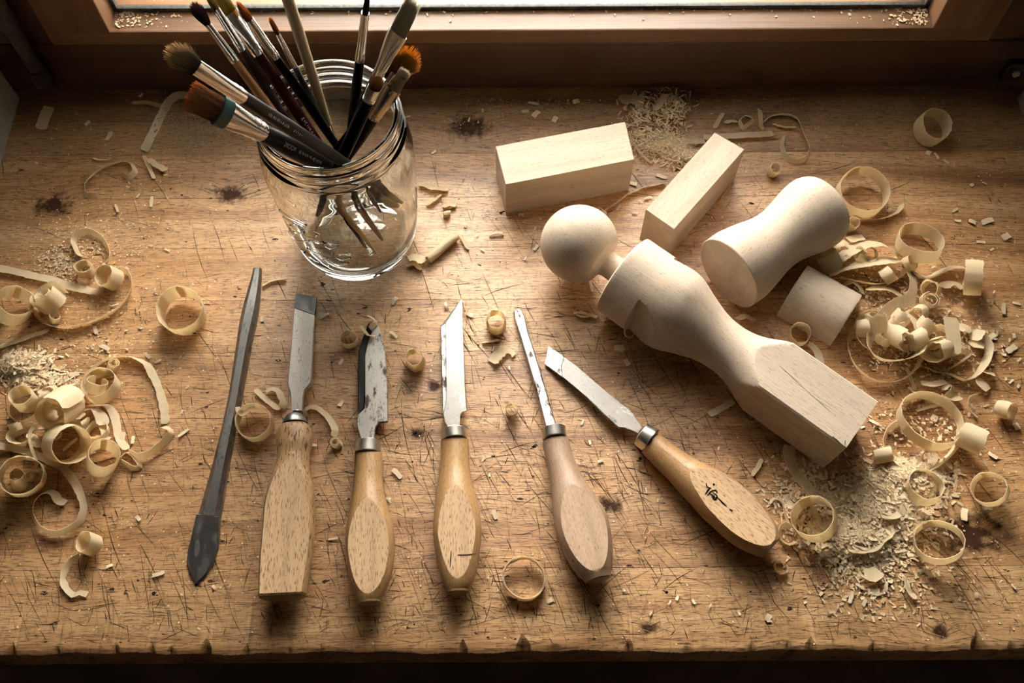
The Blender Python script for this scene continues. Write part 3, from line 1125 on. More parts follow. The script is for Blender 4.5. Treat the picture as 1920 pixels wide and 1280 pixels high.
def lateral(a, b):
    d = Vector((b.x - a.x, b.y - a.y, 0)).normalized()
    return d, Vector((-d.y, d.x, 0))


def oval(c, lat, w, h, zc, zf, seg=13):
    """Oval section with its top planed off at zf; row of 2*seg+9 points."""
    up = Vector((0, 0, 1))
    zr = zf - zc
    th = math.asin(max(-1, min(1, zr / h))) if h > zr else pi / 2 - .03
    row = []
    for i in range(9):
        k = -1 + 2 * i / 8
        x = w * cos(th) * -k
        z = min(h * sin(th), zr) if h > zr else h * sqrt(max(0, 1 - (x / w) ** 2))
        row.append((x, z))
    right = [(-w * cos(a), h * sin(a)) for a in np.linspace(th, -pi / 2, seg + 2)[1:-1]]
    left = [(-x, z) for x, z in right[::-1]]
    out = []
    for x, z in row + right + left:
        out.append(Vector((c.x, c.y, 0)) + lat * x + up * max(.0002, zc + z))
    return out


def tool(name, label, cat, butt_px, tip_px, group=None):
    a, b = P(*butt_px), P(*tip_px)
    ang = atan2(b.y - a.y, b.x - a.x)
    o = thing(name, label, cat, Vector((a.x, a.y, 0)), ang, group)
    o['_len'] = (b - a).length
    return o


def handle(root, pairs, mat, facet=.68, zf_px=None, hk=.84, z0=.0095, z1=.0138, end=.9, butt=None, buttmat=None):
    C, W = [], []
    for lx, ly, rx, ry in pairs:
        l, r = P(lx, ly, .011), P(rx, ry, .011)
        C.append((l + r) / 2)
        W.append((r - l).length / 2 * .985)
    d, lat = lateral(C[0], C[-1])
    cw = smooth_path([(*c, w) for c, w in zip([tuple(c) for c in C], W)], .0013)
    L0 = (Vector(cw[-1][:3]) - Vector(cw[0][:3])).length
    hm = max(W) * hk
    zf = z1 + hm * facet - .0004
    rows = []
    for q in cw:
        c = Vector(q[:3])
        k = (c - C[0]).dot(d) / L0
        rows.append((c, float(q[3]), z0 + (z1 - z0) * min(1, k * 1.5)))
    out = [oval(c, lat, w, w * hk, zc, zf) for c, w, zc in rows]
    c, w, zc = rows[0]
    out.insert(0, oval(c - d * .0006, lat, w * .93, w * hk * .93, zc, zf))
    c, w, zc = rows[-1]
    out.append(oval(c + d * .0012, lat, w * .95, w * hk * .95, zc, zf - .0008))
    out.append(oval(c + d * .0018, lat, w * .86, w * hk * .86, zc, zf - .0016))
    v, f = skin(out)
    o = link('handle', v, f, mat, root, True, 17)
    o.data.materials.append(HANDLE_G if mat is HANDLE_C else HANDLE_F)
    for p in o.data.polygons:
        if p.normal.z > .992 and abs(p.center.z - zf) < .0004:
            p.material_index = 1
    return o, zf, C, W, d, lat


def ferrule(root, pairs, z, mat=None, name='ferrule', bulge=0.0):
    rows = []
    C = []
    for lx, ly, rx, ry in pairs:
        l, r = P(lx, ly, z), P(rx, ry, z)
        C.append(((l + r) / 2, (r - l).length / 2))
    d, lat = lateral(C[0][0], C[-1][0])
    up = Vector((0, 0, 1))
    c0, w0 = C[0]
    c1, w1 = C[-1]
    ks = [(c0 - d * .0, w0 * .72), (c0, w0 * .93), (c0 + d * .0005, w0)] + C[1:-1] + [(c1 - d * .0004, w1), (c1, w1 * .96), (c1, w1 * .6)]
    for c, w in ks:
        c = Vector((c.x, c.y, z))
        rows.append([c + lat * (w * cos(a)) + up * (w * sin(a)) for a in np.linspace(0, 2 * pi, 40, endpoint=False)])
    v, f = skin(rows)
    return link(name, v, f, mat or FERRULE, root, True, 30)


def plate(name, root, px, ztip, zroot, thick, mat, bev=.0005, edge=None, zt=None):
    """Flat steel piece; its upper face runs from ztip at the root's tip to zroot at the ferrule."""
    L = root['_len']
    M = frame_of(root)
    pts, z1, z0 = [], [], []
    for i, (x, y) in enumerate(px):
        p = P(x, y, .006)
        k = max(0, min(1, (M @ p).x / L))
        kk = min(1, max(0, (k - .45) / .55))
        z = zroot + (ztip - zroot) * kk
        if edge and i in edge:
            z -= thick * edge[i]
        p = P(x, y, z)
        pts.append((p.x, p.y))
        z1.append(z)
        z0.append(max(.0003, z - thick * (1 if not (edge and i in edge) else (1 - edge[i]))))
    v, f = prism(pts, z0, z1, bev)
    return link(name, v, f, mat, root, True, 25)


def stroke_strips(strokes, z, w):
    parts = []
    for s in strokes:
        pts = [P(x, y, z) for x, y in s]
        if len(pts) == 1:
            c = pts[0]
            rr = w * 1.6
            parts.append(([c + Vector((rr * cos(a), rr * sin(a), .00012)) for a in np.linspace(0, 2 * pi, 8, endpoint=False)], [list(range(8))]))
            continue
        pth = smooth_path([tuple(p) for p in pts], .0006)
        a, b = [], []
        for i in range(len(pth)):
            t = Vector(pth[min(i + 1, len(pth) - 1)] - pth[max(0, i - 1)]).normalized()
            nn = Vector((-t.y, t.x, 0))
            ww = w * (.45 + .55 * sin(pi * (i + .6) / (len(pth) + .2)))
            c = Vector(pth[i]) + Vector((0, 0, .00012))
            a.append(c + nn * ww)
            b.append(c - nn * ww)
        parts.append(skin([a, b], False, False))
    return merge(*parts)


def text_shape(s, size):
    cu = bpy.data.curves.new('t', 'FONT')
    cu.body, cu.size, cu.align_x, cu.align_y = s, size, 'CENTER', 'CENTER'
    o = bpy.data.objects.new('t', cu)
    COL.objects.link(o)
    dg = bpy.context.evaluated_depsgraph_get()
    me = bpy.data.meshes.new_from_object(o.evaluated_get(dg))
    v = [tuple(q.co) for q in me.vertices]
    f = [list(q.vertices) for q in me.polygons]
    bpy.data.objects.remove(o)
    bpy.data.curves.remove(cu)
    bpy.data.meshes.remove(me)
    return v, f


def stamp(root, s, size, at, down, z, mat):
    """Letters lying on a plate; down = image direction the line of text runs in."""
    p0, p1 = P(*at, z), P(at[0] + down[0], at[1] + down[1], z)
    e = (p1 - p0).normalized()
    g = Vector((-e.y, e.x, 0))
    v, f = text_shape(s, size)
    V = [p0 + e * x + g * y + Vector((0, 0, .00012)) for x, y, _z in v]
    return link('lettering', V, f, mat, root, False, kind='stuff')


# dark forged scraper bar with a spear-shaped end
t1 = tool('steel_scraper', 'long dark steel bar with a leaf-shaped blade, no wooden handle', 'scraper', (365, 1092), (486, 503))
ST = [(474, 503, 490, 503, .0035), (472, 515, 490, 517, .0036), (463, 545, 488, 548, .0046), (453, 580, 484, 580, .0056), (447, 610, 477, 612, .0060), (440, 660, 466, 662, .0062), (428, 740, 452, 743, .0064), (415, 800, 440, 805, .0066),
      (400, 860, 429, 865, .0066), (385, 915, 420, 920, .0064), (370, 965, 412, 970, .0060)]
rows = []
for lx, ly, rx, ry, h in ST:
    l, r = P(lx, ly, h * .6), P(rx, ry, h * .6)
    up = Vector((0, 0, 1))
    l0, r0 = Vector((l.x, l.y, 0)), Vector((r.x, r.y, 0))
    a = r0 - l0
    rows.append([l0 + up * .0006, l0 + a * .02 + up * h * .55, l0 + a * .30 + up * h, l0 + a * .80 + up * h, l0 + a * .99 + up * h * .5, r0 + up * .0006])
v, f = skin(rows)
link('bar', v, f, STEEL_D, t1, True, 18)
L2 = [(370, 965), (360, 1000), (352, 1030), (349, 1052), (354, 1073), (366, 1093), (384, 1078), (398, 1055), (407, 1030), (411, 1000), (412, 970)]
v, f = prism([tuple(P(x, y, .003).xy) for x, y in L2], .0004, [.0058, .0040, .0030, .0026, .0024, .0022, .0024, .0026, .0030, .0042, .0058], .0007)
leafc = [P(372, 985, .005), P(384, 990, .0044), P(380, 1050, .0030), P(368, 1080, .0026), P(362, 1040, .0034)]
link('leaf_blade', v, f, STEEL_D, t1, True, 25)

# broad chisel
t2 = tool('chisel', 'broad chisel with squared flecked beech handle and dark cutting edge', 'chisel', (531, 1122), (574, 552))
plate('blade', t2, [(552, 577), (590, 590), (586, 660), (583, 716), (579, 722), (571, 730), (568, 745), (566, 778), (545, 778), (545, 745), (544, 735), (539, 719), (540, 708), (545, 650)], .0042, .0118, .0036, STEEL_W)
plate('cutting_bevel', t2, [(554, 549), (594, 557), (590, 590), (552, 577)], .0042, .0118, .0036, BEVEL_D, .0002, {0: .8, 1: .8})
ferrule(t2, [(548, 771, 567, 771), (549, 779, 566, 779)], .0112, STEEL_D, 'bolster')
ferrule(t2, [(536, 779, 568, 779), (531, 787, 574, 787), (529, 796, 576, 796)], .0112, STEEL_D)
handle(t2, [(530, 795, 575, 795), (523, 801, 582, 801), (519, 812, 586, 812), (518, 830, 587, 830), (520, 850, 583, 852), (517, 875, 582, 872), (509, 895, 585, 895), (501, 925, 591, 925), (496, 955, 593, 955), (494, 1000, 593, 1000), (490, 1050, 588, 1050), (488, 1085, 583, 1085), (487, 1117, 578, 1118)],
       HANDLE_A, .50, hk=.80, z0=.0112, z1=.0150)

# rust spotted knife
t3 = tool('carving_knife', 'rust-spotted carving knife with a notched blade and beech handle', 'carving knife', (693, 1130), (700, 600))
B3 = [(692, 603), (706, 602), (715, 625), (721, 655), (725, 700), (727, 750), (727, 789), (711, 791), (704, 800), (702, 815), (702, 832), (676, 832), (676, 820), (671, 805), (669, 793), (673, 778), (683, 765), (684, 740), (684, 700), (684, 665), (690, 640), (697, 622)]
plate('blade', t3, B3, .0032, .0100, .0026, STEEL_R, .0004)
plate('spine', t3, [(697, 622), (690, 640), (684, 665), (684, 700), (684, 740), (683, 765), (673, 778), (671, 760), (671, 700), (672, 658), (680, 632), (692, 603)], .0026, .0094, .0030, BEVEL_D, .0006)
ferrule(t3, [(668, 826, 714, 829), (665, 850, 714, 851)], .0102)
handle(t3, [(664, 849, 716, 849), (664, 880, 718, 880), (662, 910, 719, 908), (657, 950, 727, 947), (651, 985, 737, 983), (648, 1010, 741, 1010), (649, 1040, 741, 1040), (654, 1075, 737, 1075), (660, 1100, 730, 1100), (668, 1122, 720, 1122), (671, 1128, 716, 1128)], HANDLE_B, .60)

# skew knife with stamped letters
t4 = tool('marking_knife', 'clean bright skew-tipped knife stamped with small letters, oiled beech handle', 'marking knife', (860, 1106), (862, 560))
plate('blade', t4, [(866, 559), (868, 600), (870, 660), (872, 720), (875, 770), (866, 772), (863, 780), (862, 806), (840, 806), (840, 800), (834, 790), (831, 775), (837, 750), (836, 650), (835, 606)], .0030, .0102, .0024, STEEL, .0003)
plate('spine', t4, [(835, 606), (836, 650), (837, 750), (831, 775), (829, 735), (828, 690), (826, 612)], .0030, .0102, .0026, STEEL_R, .0004)
plate('cutting_bevel', t4, [(866, 559), (835, 606), (826, 612)], .0030, .0102, .0024, STEEL_W, .0001, {2: .8, 0: .5})
stamp(t4, 'OÜFR2  1', .0042, (846, 621), (1, 22), .0036, DARKP)
ferrule(t4, [(828, 805, 876, 805), (828, 825, 878, 825)], .0102)
h4, zf4 = handle(t4, [(826, 824, 879, 824), (826, 850, 880, 850), (824, 880, 881, 880), (819, 915, 888, 912), (815, 950, 897, 945), (812, 985, 903, 985), (813, 1015, 903, 1010), (819, 1050, 899, 1045), (826, 1080, 893, 1075), (833, 1100, 886, 1098), (838, 1108, 880, 1108)], HANDLE_B, .66)[:2]
v, f = stroke_strips([[(858, 1040), (876, 1040), (892, 1038)], [(846, 1032), (845, 1050), (844, 1064)]], zf4 + .0001, .0004)
link('crack', v, f, SCRATCH, h4, False)

# narrow gouge
t5 = tool('gouge', 'narrow worn gouge with greyed beech handle', 'gouge', (1112, 1090), (972, 582))
plate('blade', t5, [(963, 583), (968, 578), (978, 580), (984, 592), (990, 620), (1003, 660), (1018, 710), (1030, 750), (1044, 800), (1025, 806), (1014, 765), (1005, 730), (990, 680), (975, 630), (964, 595)], .0036, .0108, .0034, STEEL_R, .0008)
ferrule(t5, [(1015, 806, 1060, 798), (1018, 827, 1063, 817)], .0104)
handle(t5, [(1017, 829, 1066, 819), (1024, 865, 1074, 850), (1030, 895, 1086, 880), (1034, 925, 1099, 903), (1037, 960, 1117, 930), (1042, 995, 1134, 958), (1052, 1030, 1142, 990), (1066, 1060, 1146, 1025), (1082, 1082, 1146, 1055), (1095, 1094, 1144, 1074)], HANDLE_C, .62)

# skew chisel with an ink mark
t6 = tool('skew_chisel', 'slanted skew chisel with an ink mark on its oiled beech handle', 'chisel', (1447, 1020), (1025, 663))
plate('blade', t6, [(1058, 668), (1085, 688), (1130, 727), (1190, 776), (1191, 782), (1205, 800), (1196, 812), (1183, 806), (1172, 802), (1160, 801), (1146, 789), (1100, 745), (1054, 706), (1052, 686)], .0040, .0108, .0030, STEEL, .0004)
plate('cutting_bevel', t6, [(1028, 648), (1058, 668), (1052, 686), (1054, 706), (1021, 682)], .0040, .0108, .0030, STEEL_R, .0002, {0: .8, 4: .8})
stamp(t6, 'SWZ', .0030, (1147, 785), (20, 15), .0090, DARKP)
ferrule(t6, [(1187, 829, 1216, 797), (1206, 845, 1236, 808)], .0106)
h6, zf6, C6, W6, d6, l6 = handle(t6, [(1205, 847, 1236, 811), (1229, 873, 1264, 834), (1255, 900, 1295, 856), (1275, 924, 1320, 870), (1297, 948, 1348, 884), (1318, 972, 1372, 900), (1340, 993, 1394, 918), (1365, 1016, 1417, 942), (1390, 1033, 1438, 967), (1412, 1043, 1452, 988), (1424, 1047, 1457, 1003)], HANDLE_B, .60)
K = 3.556
SC = [[(1295, 445), (1300, 470), (1325, 482)], [(1288, 522), (1308, 492), (1325, 475)], [(1302, 528), (1330, 500), (1362, 492)], [(1320, 515), (1352, 540), (1335, 545)],
      [(1340, 510), (1366, 530), (1352, 556), (1330, 535)], [(1362, 535), (1400, 572), (1432, 602)], [(1345, 455)], [(1450, 620), (1472, 632)], [(1362, 495), (1368, 512)]]
v, f = stroke_strips([[(960 + a / K, 780 + b / K) for a, b in s] for s in SC], zf6 + .00015, .00042)
link('ink_mark', v, f, HAND['black'], h6, False)

# ------------------------------------------------------------------ wood shavings
CROPS = {'A': (0, 400, 4.795), 'B': (0, 630, 4.742), 'C': (0, 820, 4.0), 'D': (1480, 380, 4.266), 'E': (1480, 600, 4.266), 'F': (1400, 840, 3.692), 'G': (1400, 180, 3.692),
         'H': (1140, 160, 4.8), 'I': (130, 160, 4.923), 'J': (430, 680, 7.113), 'K': (740, 320, 6.4), 'L': (610, 540, 4.0), 'M': (900, 560, 4.267), 'P': (0, 0, 1.0)}
UP = Vector((0, 0, 1))
shave_n = [0]


def ribbon_mesh(C, Wd, width, thick=.00032, ragged=.10, seed=0, cup=.04):
    """Band of constant breadth along the points C with breadth directions Wd."""
    r = random.Random(seed)
    rows = []
    n = len(C)
    ph = r.uniform(0, 6)
    e0 = e1 = 0.0
    for i in range(n):
        t = (C[min(i + 1, n - 1)] - C[max(i - 1, 0)]).normalized()
        w = Wd[i] - t * Wd[i].dot(t)
        w = w.normalized() if w.length > 1e-6 else t.orthogonal().normalized()
        nr = w.cross(t).normalized()
        h = width / 2
        if i in (0, n - 1):
            h *= r.uniform(.55, .9)
        e0 = e0 * .5 + r.uniform(-ragged, ragged)
        e1 = e1 * .5 + r.uniform(-ragged, ragged)
        a, b = -h * (1 + e0), h * (1 + e1)
        rip = sin(ph + i * 1.9) * .00012 + r.uniform(-.00008, .00008)
        cs = [a, a * .4, b * .4, b]
        top = [C[i] + w * k + nr * (thick / 2 + rip + cup * width * (k / h) ** 2 * .5) for k in cs]
        bot = [C[i] + w * k + nr * (-thick / 2 + rip + cup * width * (k / h) ** 2 * .5) for k in cs[::-1]]
        rows.append(top + bot)
    return skin(rows)


def shaving(label, vf, group=None, name='wood_shaving', cat='wood shaving', mat=None):
    v, f = vf
    c = sum((Vector(p) for p in v), Vector()) / len(v)
    zmin = min(p[2] for p in v)
    lift = .00025 - zmin if zmin < .00025 else 0.0
    v = [Vector((p[0], p[1], p[2] + lift)) for p in v]
    o = link(name, v, f, mat or SHAVE, None, True, 60, Vector((c.x, c.y, 0)), random.Random(len(label)).uniform(-3, 3))
    return tag(o, label, cat, group or 'curled shavings on the bench')


def band(label, crop, mm, pts, tw=20, lift=0.0, **k):
    """A ribbon following measured points (x, y[, twist from upright, lift in mm])."""
    ox, oy, sc = CROPS[crop]
    rows = []
    for p in pts:
        t = p[2] if len(p) > 2 else tw
        lf = p[3] if len(p) > 3 else lift
        z = mm / 2000 * abs(cos(radians(t))) + lf / 1000 + .0004
        q = P(ox + p[0] / sc, oy + p[1] / sc, z)
        rows.append((q.x, q.y, q.z, t))
    path = smooth_path(rows, .0017)
    C = [Vector(q[:3]) for q in path]
    W = []
    for i in range(len(C)):
        t = (C[min(i + 1, len(C) - 1)] - C[max(i - 1, 0)]).normalized()
        w0 = (UP - t * t.z)
        w0 = w0.normalized() if w0.length > .05 else t.orthogonal().normalized()
        sd = t.cross(w0)
        a = radians(float(path[i][3]))
        W.append(w0 * cos(a) + sd * sin(a))
    shave_n[0] += 1
    vf = ribbon_mesh(C, W, mm / 1000, seed=shave_n[0], **k)
    return shaving(label, vf) if label else vf


def ring(label, crop, x, y, rpx, mm, az=0, tilt=0, turns=1.06, r_end=None, start=90, lift=0.0, taper=0.0, squash=1.0, name='wood_shaving', **k):
    """A rolled shaving: axis leaning by tilt degrees towards azimuth az (0 = along +x, 90 = away from the viewer)."""
    ox, oy, sc = CROPS[crop]
    x, y = ox + x / sc, oy + y / sc
    ax = Vector((sin(radians(tilt)) * cos(radians(az)), sin(radians(tilt)) * sin(radians(az)), cos(radians(tilt))))
    R = rpx * unit(x, y)
    zc = R * sin(radians(tilt)) + mm / 2000 * cos(radians(tilt)) + lift / 1000
    c = P(x, y, zc)
    e1 = Vector((1, 0, 0)) - ax * ax.x
    e1 = e1.normalized() if e1.length > .1 else Vector((0, 1, 0))
    e2 = ax.cross(e1)
    n = max(16, int(turns * 40 * min(1.4, max(.6, R / .012))))
    R1 = R if r_end is None else R * r_end
    C, W = [], []
    shave_n[0] += 1
    rr = random.Random(shave_n[0] * 3)
    p1, p2 = rr.uniform(0, 6), rr.uniform(0, 6)
    for i in range(n + 1):
        kk = i / n
        a = radians(start) + 2 * pi * turns * kk
        r = R + (R1 - R) * kk - (.0005 * turns * kk if r_end is None else 0)
        r *= 1 + .03 * sin(2 * a + p1) + .015 * sin(3 * a + p2)
        C.append(c + e1 * (r * cos(a)) + e2 * (r * sin(a) * squash) + ax * (.0006 * sin(a + p2)))
        rad = (e1 * cos(a) + e2 * sin(a))
        W.append((ax + rad * taper).normalized())
    vf = ribbon_mesh(C, W, mm / 1000, seed=shave_n[0] + 50, ragged=k.pop('ragged', .05), **k)
    return shaving(label, vf, name=name) if label else vf


# --- tangle at the bench's end beyond the dark steel bar
band('long flat pale strip running in over the bench end towards a small ring', 'A', 6.5, [(-60, 480), (150, 525), (300, 562), (450, 595), (650, 662), (800, 695), (915, 712)], 72, .5)
ring('small upright ring at the end of the long flat strip', 'A', 985, 575, 21, 11, 200, 25, 1.2)
band('narrow shaving looping up above the long flat strip', 'A', 5, [(955, 445), (985, 380), (960, 290), (900, 210), (800, 165), (720, 180), (660, 240), (690, 340), (720, 380), (780, 395)], 28)
ring('tight two-turn spiral ring beneath the narrow loop', 'A', 765, 505, 17, 6.5, 90, 8, 1.8, .86)
ring('broad tilted ring cut off by the bench end, beside a nested spiral', 'A', 125, 830, 33, 13, 20, 38, 1.05)
ring('nested spiral shaving rolled in on itself beside the broad tilted ring', 'A', 440, 765, 31, 12, 150, 30, 2.6, .22, 40)
ring('tiny orange roll tucked under the nested spiral', 'A', 495, 938, 10, 7, 0, 25, 1.4, .8)
band('wide sweeping band curving around below the small upright ring', 'A', 5.5, [(292, 790), (330, 915), (440, 1005), (600, 1025), (800, 980), (1000, 895), (1130, 775), (1187, 640), (1150, 530), (1080, 500)], 22)
band('short flat pale strip lying under the sweeping band at the bench end', 'A', 5, [(-40, 1215), (150, 1150), (300, 1095), (400, 1065), (440, 1040)], 65)
ring('single wide ring standing alone beside the dark steel bar tip', 'A', 1640, 885, 42, 14, 270, 6, 1.05, taper=.12)
# --- big tangle below it
ring('upright ring over a lower loop in the tangle beyond the steel bar', 'B', 215, 560, 22, 12, 90, 6, 1.1, lift=3)
ring('lower loose loop beneath the upright ring in the tangle', 'B', 228, 670, 26, 7, 90, 10, 1.0)
band('large arching shaving with a crinkled flat end, the tangle loop closest to the steel bar', 'B', 5.5, [(770, 330, 20), (880, 245, 20), (1000, 190, 20), (1150, 185, 25), (1290, 240, 40), (1350, 330, 65), (1400, 430, 75), (1440, 560, 75), (1465, 690, 75), (1462, 780, 75)], 30, ragged=.16)
band('ragged ribbon sweeping below the crinkled flat end', 'B', 6, [(1455, 808, 40), (1520, 850, 25), (1440, 960), (1350, 1035), (1240, 1068), (1150, 1025)], 22, ragged=.16)
band('flat twisted strip hanging between spiral ring and ragged ribbon', 'B', 5, [(800, 630, 30), (940, 618, 40), (1000, 680, 70), (1030, 760, 75), (1050, 870, 75), (1090, 960, 70), (1135, 1005, 60)], 70)
ring('large frayed ring with a curl folded inside, uppermost in the tangle', 'B', 900, 440, 34, 9, 120, 12, 1.25, .9)
ring('curl folded inside the large frayed ring', 'B', 870, 440, 21, 8, 60, 40, .9, .7, 120, lift=2)
ring('crumpled knot of shaving at the edge of the large frayed ring', 'B', 1010, 265, 12, 8, 20, 30, 1.8, .4, ragged=.2)
ring('widest curl of the tangle, opening towards the bench front', 'B', 540, 640, 36, 19, 250, 52, 1.15, .8, 20, lift=2, ragged=.08)
ring('second turn inside the widest curl of the tangle', 'B', 520, 650, 23, 12, 240, 55, 1.1, .6, 60, lift=6, ragged=.1)
band('broad ribbon leaving the widest curl and folding over', 'B', 8, [(330, 830, 35), (480, 800, 45), (640, 720, 50), (760, 655, 40), (840, 650, 30), (900, 720, 55), (925, 790, 60)], 40, 3)
ring('thin double ring below the folded ribbon', 'B', 870, 850, 23, 5, 90, 10, 1.6, .75)
band('torn frill of shaving on the thin double ring', 'B', 6, [(900, 800), (930, 850), (925, 900), (970, 915)], 40, 1, ragged=.3)
ring('big barrel ring leaning over, opening towards the chisels', 'B', 590, 955, 36, 19, 335, 50, 1.1, .96, 200, ragged=.05)
band('broken splint lying inside the big barrel ring', 'B', 5, [(560, 1020), (640, 950), (690, 910)], 50, 3)
ring('open tilted ring just outside the tangle, empty but for a stub', 'B', 915, 1082, 29, 14, 20, 28, 1.06)
band('folded loop of ribbon close to the bench end', 'B', 7, [(310, 790), (180, 825), (90, 885), (110, 940), (200, 955), (310, 890)], 25, 1)
band('long flat strip ending in a great open spiral', 'P', 5.5, [(-15, 832, 70), (30, 842, 70), (62, 850, 70), (96, 865, 70), (120, 878, 65), (140, 905, 50), (153, 935, 35), (156, 955, 25), (148, 978, 22), (128, 992, 20), (104, 999, 20), (78, 990, 25), (62, 965, 30), (66, 938, 30), (85, 923, 35), (102, 925, 55), (108, 938, 60), (124, 942, 60)], 40, 1, ragged=.12)
ring('thick tilted ring with rolls inside, under the long flat strip', 'P', 43, 893, 37, 17, 330, 22, 1.15, .97)
ring('cream roll lying inside the thick tilted ring', 'P', 36, 900, 15, 12, 60, 20, 1.7, .5, lift=1)
ring('smaller roll inside the thick tilted ring', 'P', 58, 893, 9, 9, 300, 30, 1.6, .5, lift=1)
band('lower bow of shaving beneath the big barrel ring', 'B', 5, [(380, 1140), (470, 1190), (600, 1155), (720, 1065), (760, 1000)], 20)
band('small forked curl at the foot of the ragged ribbon', 'B', 4, [(1060, 1085), (1130, 1035), (1195, 1080), (1245, 1165), (1180, 1168), (1080, 1105)], 25)
band('thin stringy shaving drawn across the tangle', 'B', 2.4, [(440, 740), (300, 800), (262, 900), (280, 1000), (322, 1110), (318, 1180)], 30, 8)
band('crumpled narrow ribbon between the upright ring and the widest curl', 'B', 5, [(350, 590, 40), (370, 500, 60), (430, 460, 60), (520, 500, 50), (560, 520, 30)], 40, 4, ragged=.2)
band('pale wide flake behind the widest curl', 'B', 8, [(610, 500), (680, 510), (715, 565)], 55, 3)
band('triangular scrap hanging from the folded loop', 'B', 8, [(270, 870), (310, 940), (350, 990)], 35, 0)
# --- lone ring with a tail
ring('small ring alone at the front, beside a hooked tail', 'C', 672, 795, 21, 9, 170, 28, 1.05)
band('hooked narrow shaving trailing from the small lone ring', 'C', 4, [(595, 880, 30), (540, 920, 35), (490, 980, 45), (470, 1055, 55), (500, 1140, 60), (545, 1185, 65), (600, 1170, 70), (655, 1180, 75)], 50, ragged=.25)
# --- among the tools
ring('thin ring with a folded flap beside the broad chisel ferrule', 'P', 478, 792, 34, 10, 270, 6, 1.2, start=150)
band('folded flap across the thin ring by the broad chisel', 'J', 4.5, [(110, 590), (170, 690), (260, 620), (340, 600)], 55, 8)
band('bent shaving scrap resting against the broad chisel neck', 'J', 4.5, [(350, 350), (420, 430), (520, 510), (620, 590), (690, 605)], 60)
band('torn curl behind the bent scrap by the broad chisel neck', 'J', 5, [(490, 390), (570, 345), (650, 385), (690, 470), (720, 540), (690, 600)], 55, 1, ragged=.25)
band('twisted shaving with a coiled end between broad chisel and rusty knife', 'J', 5, [(1020, 720), (1005, 650), (1080, 590), (1180, 612), (1280, 690), (1380, 820), (1412, 920), (1385, 985)], 55)
ring('little snail-shaped curl at the end of the twisted shaving', 'J', 1435, 1075, 11, 6, 200, 15, 1.9, .35)
ring('small thimble ring by the rusty knife tip', 'L', 182, 385, 16, 9, 270, 8, 1.1)
band('upper hooked curl on the rusty knife tip', 'L', 4, [(315, 208), (360, 230), (372, 262), (330, 300)], 35, 4.5)
band('lower hooked curl on the rusty knife tip', 'L', 4, [(268, 282), (290, 318), (320, 352), (372, 362)], 35, 4.5)
ring('thimble ring between the two knives', 'L', 675, 540, 18, 12, 270, 8, 1.1, taper=-.08)
ring('thimble ring at the narrow gouge tip', 'P', 931, 604, 19, 13, 270, 10, 1.1, taper=-.06)
ring('amber thimble ring beside the narrow gouge blade', 'P', 960, 768, 12, 9, 270, 14, 1.15)
ring('large double hoop near the bench front between two handles', 'P', 983, 1084, 40, 7, 270, 5, 2.1, .92, 100)
# --- around the jar
ring('long tight roll of shaving lying next to the jar', 'K', 570, 925, 9, 27, 47, 88, 2.0, .7)
band('tail hanging off the long tight roll', 'K', 3, [(775, 760), (820, 840), (860, 910), (885, 945)], 50)
band('torn flake wedged between the jar and the long tight roll', 'K', 9, [(165, 1060), (250, 1040), (350, 1100)], 60, 1, ragged=.3)
band('second torn flake in front of the wedged one', 'K', 5, [(150, 1150), (230, 1130), (320, 1190)], 55, 0, ragged=.3)
band('ragged sliver touching the jar side', 'K', 5, [(285, 165), (370, 180), (450, 215), (560, 220), (640, 235)], 60, ragged=.3)
band('short pale sliver below the ragged sliver by the jar', 'K', 4, [(385, 415), (470, 355), (560, 285)], 55, ragged=.2)
band('crumpled sliver above a tiny roll near the jar', 'K', 5, [(590, 445), (650, 410), (735, 425)], 60, ragged=.3)
ring('tiny stub roll lying in the open near the jar', 'K', 625, 525, 6, 5, 10, 85, 1.4)
band('bowed splinter in front of the jar', 'P', 2.6, [(492, 536), (512, 526), (537, 523)], 50)
# --- by the blocks
band('long wavy shaving lying between the two rectangular blocks', 'P', 5, [(1125, 400), (1150, 385), (1180, 363), (1215, 349), (1250, 343)], 35, ragged=.12)
ring('small bent curl at the end of the long wavy shaving', 'P', 1127, 398, 9, 6, 200, 40, 1.2, .6)
band('curl peeping out beside the narrow block', 'P', 3, [(1357, 392), (1352, 375), (1366, 352), (1374, 340)], 20)
band('flat crinkled strip passing behind the narrow block', 'H', 7.5, [(670, 505), (760, 505), (870, 500)], 70, ragged=.06)
band('flat even strip beyond the narrow block', 'H', 7.5, [(860, 470), (1000, 462), (1200, 450), (1400, 440), (1485, 430)], 70, .6, ragged=.06)
band('bow-shaped curl above the flat even strip', 'H', 3.5, [(1215, 385), (1185, 320), (1240, 272), (1305, 308), (1250, 360), (1205, 392)], 30)
band('upright splinter crossing the bow-shaped curl end', 'H', 5, [(1365, 215), (1372, 300), (1380, 390)], 50)
band('dark thin splinter behind the narrow block', 'H', 4, [(960, 385), (1000, 310), (1035, 250)], 60)
band('torn scrap beside the dark thin splinter', 'H', 6, [(1050, 340), (1110, 320), (1165, 330)], 60, ragged=.3)
band('long wiry shaving hooking round behind the waisted blank', 'G', 4.5, [(75, 215), (120, 180), (175, 138), (270, 130), (350, 162), (392, 255), (435, 370), (400, 438), (320, 450), (262, 405), (245, 340), (258, 280)], 25)
band('short strip under the long wiry shaving', 'G', 4, [(180, 195), (260, 215), (340, 215)], 55)
ring('little square-looking roll below the long wiry shaving', 'G', 190, 512, 11, 8, 300, 12, 1.3)
band('broad leaf-shaped flake at the foot of the window frame', 'H', 13, [(115, 140), (200, 120), (300, 160)], 72, 1, ragged=.25)
band('stiff splinter standing out of the frayed heap by the long block', 'H', 6, [(430, 220), (480, 140), (515, 80)], 60, 3)
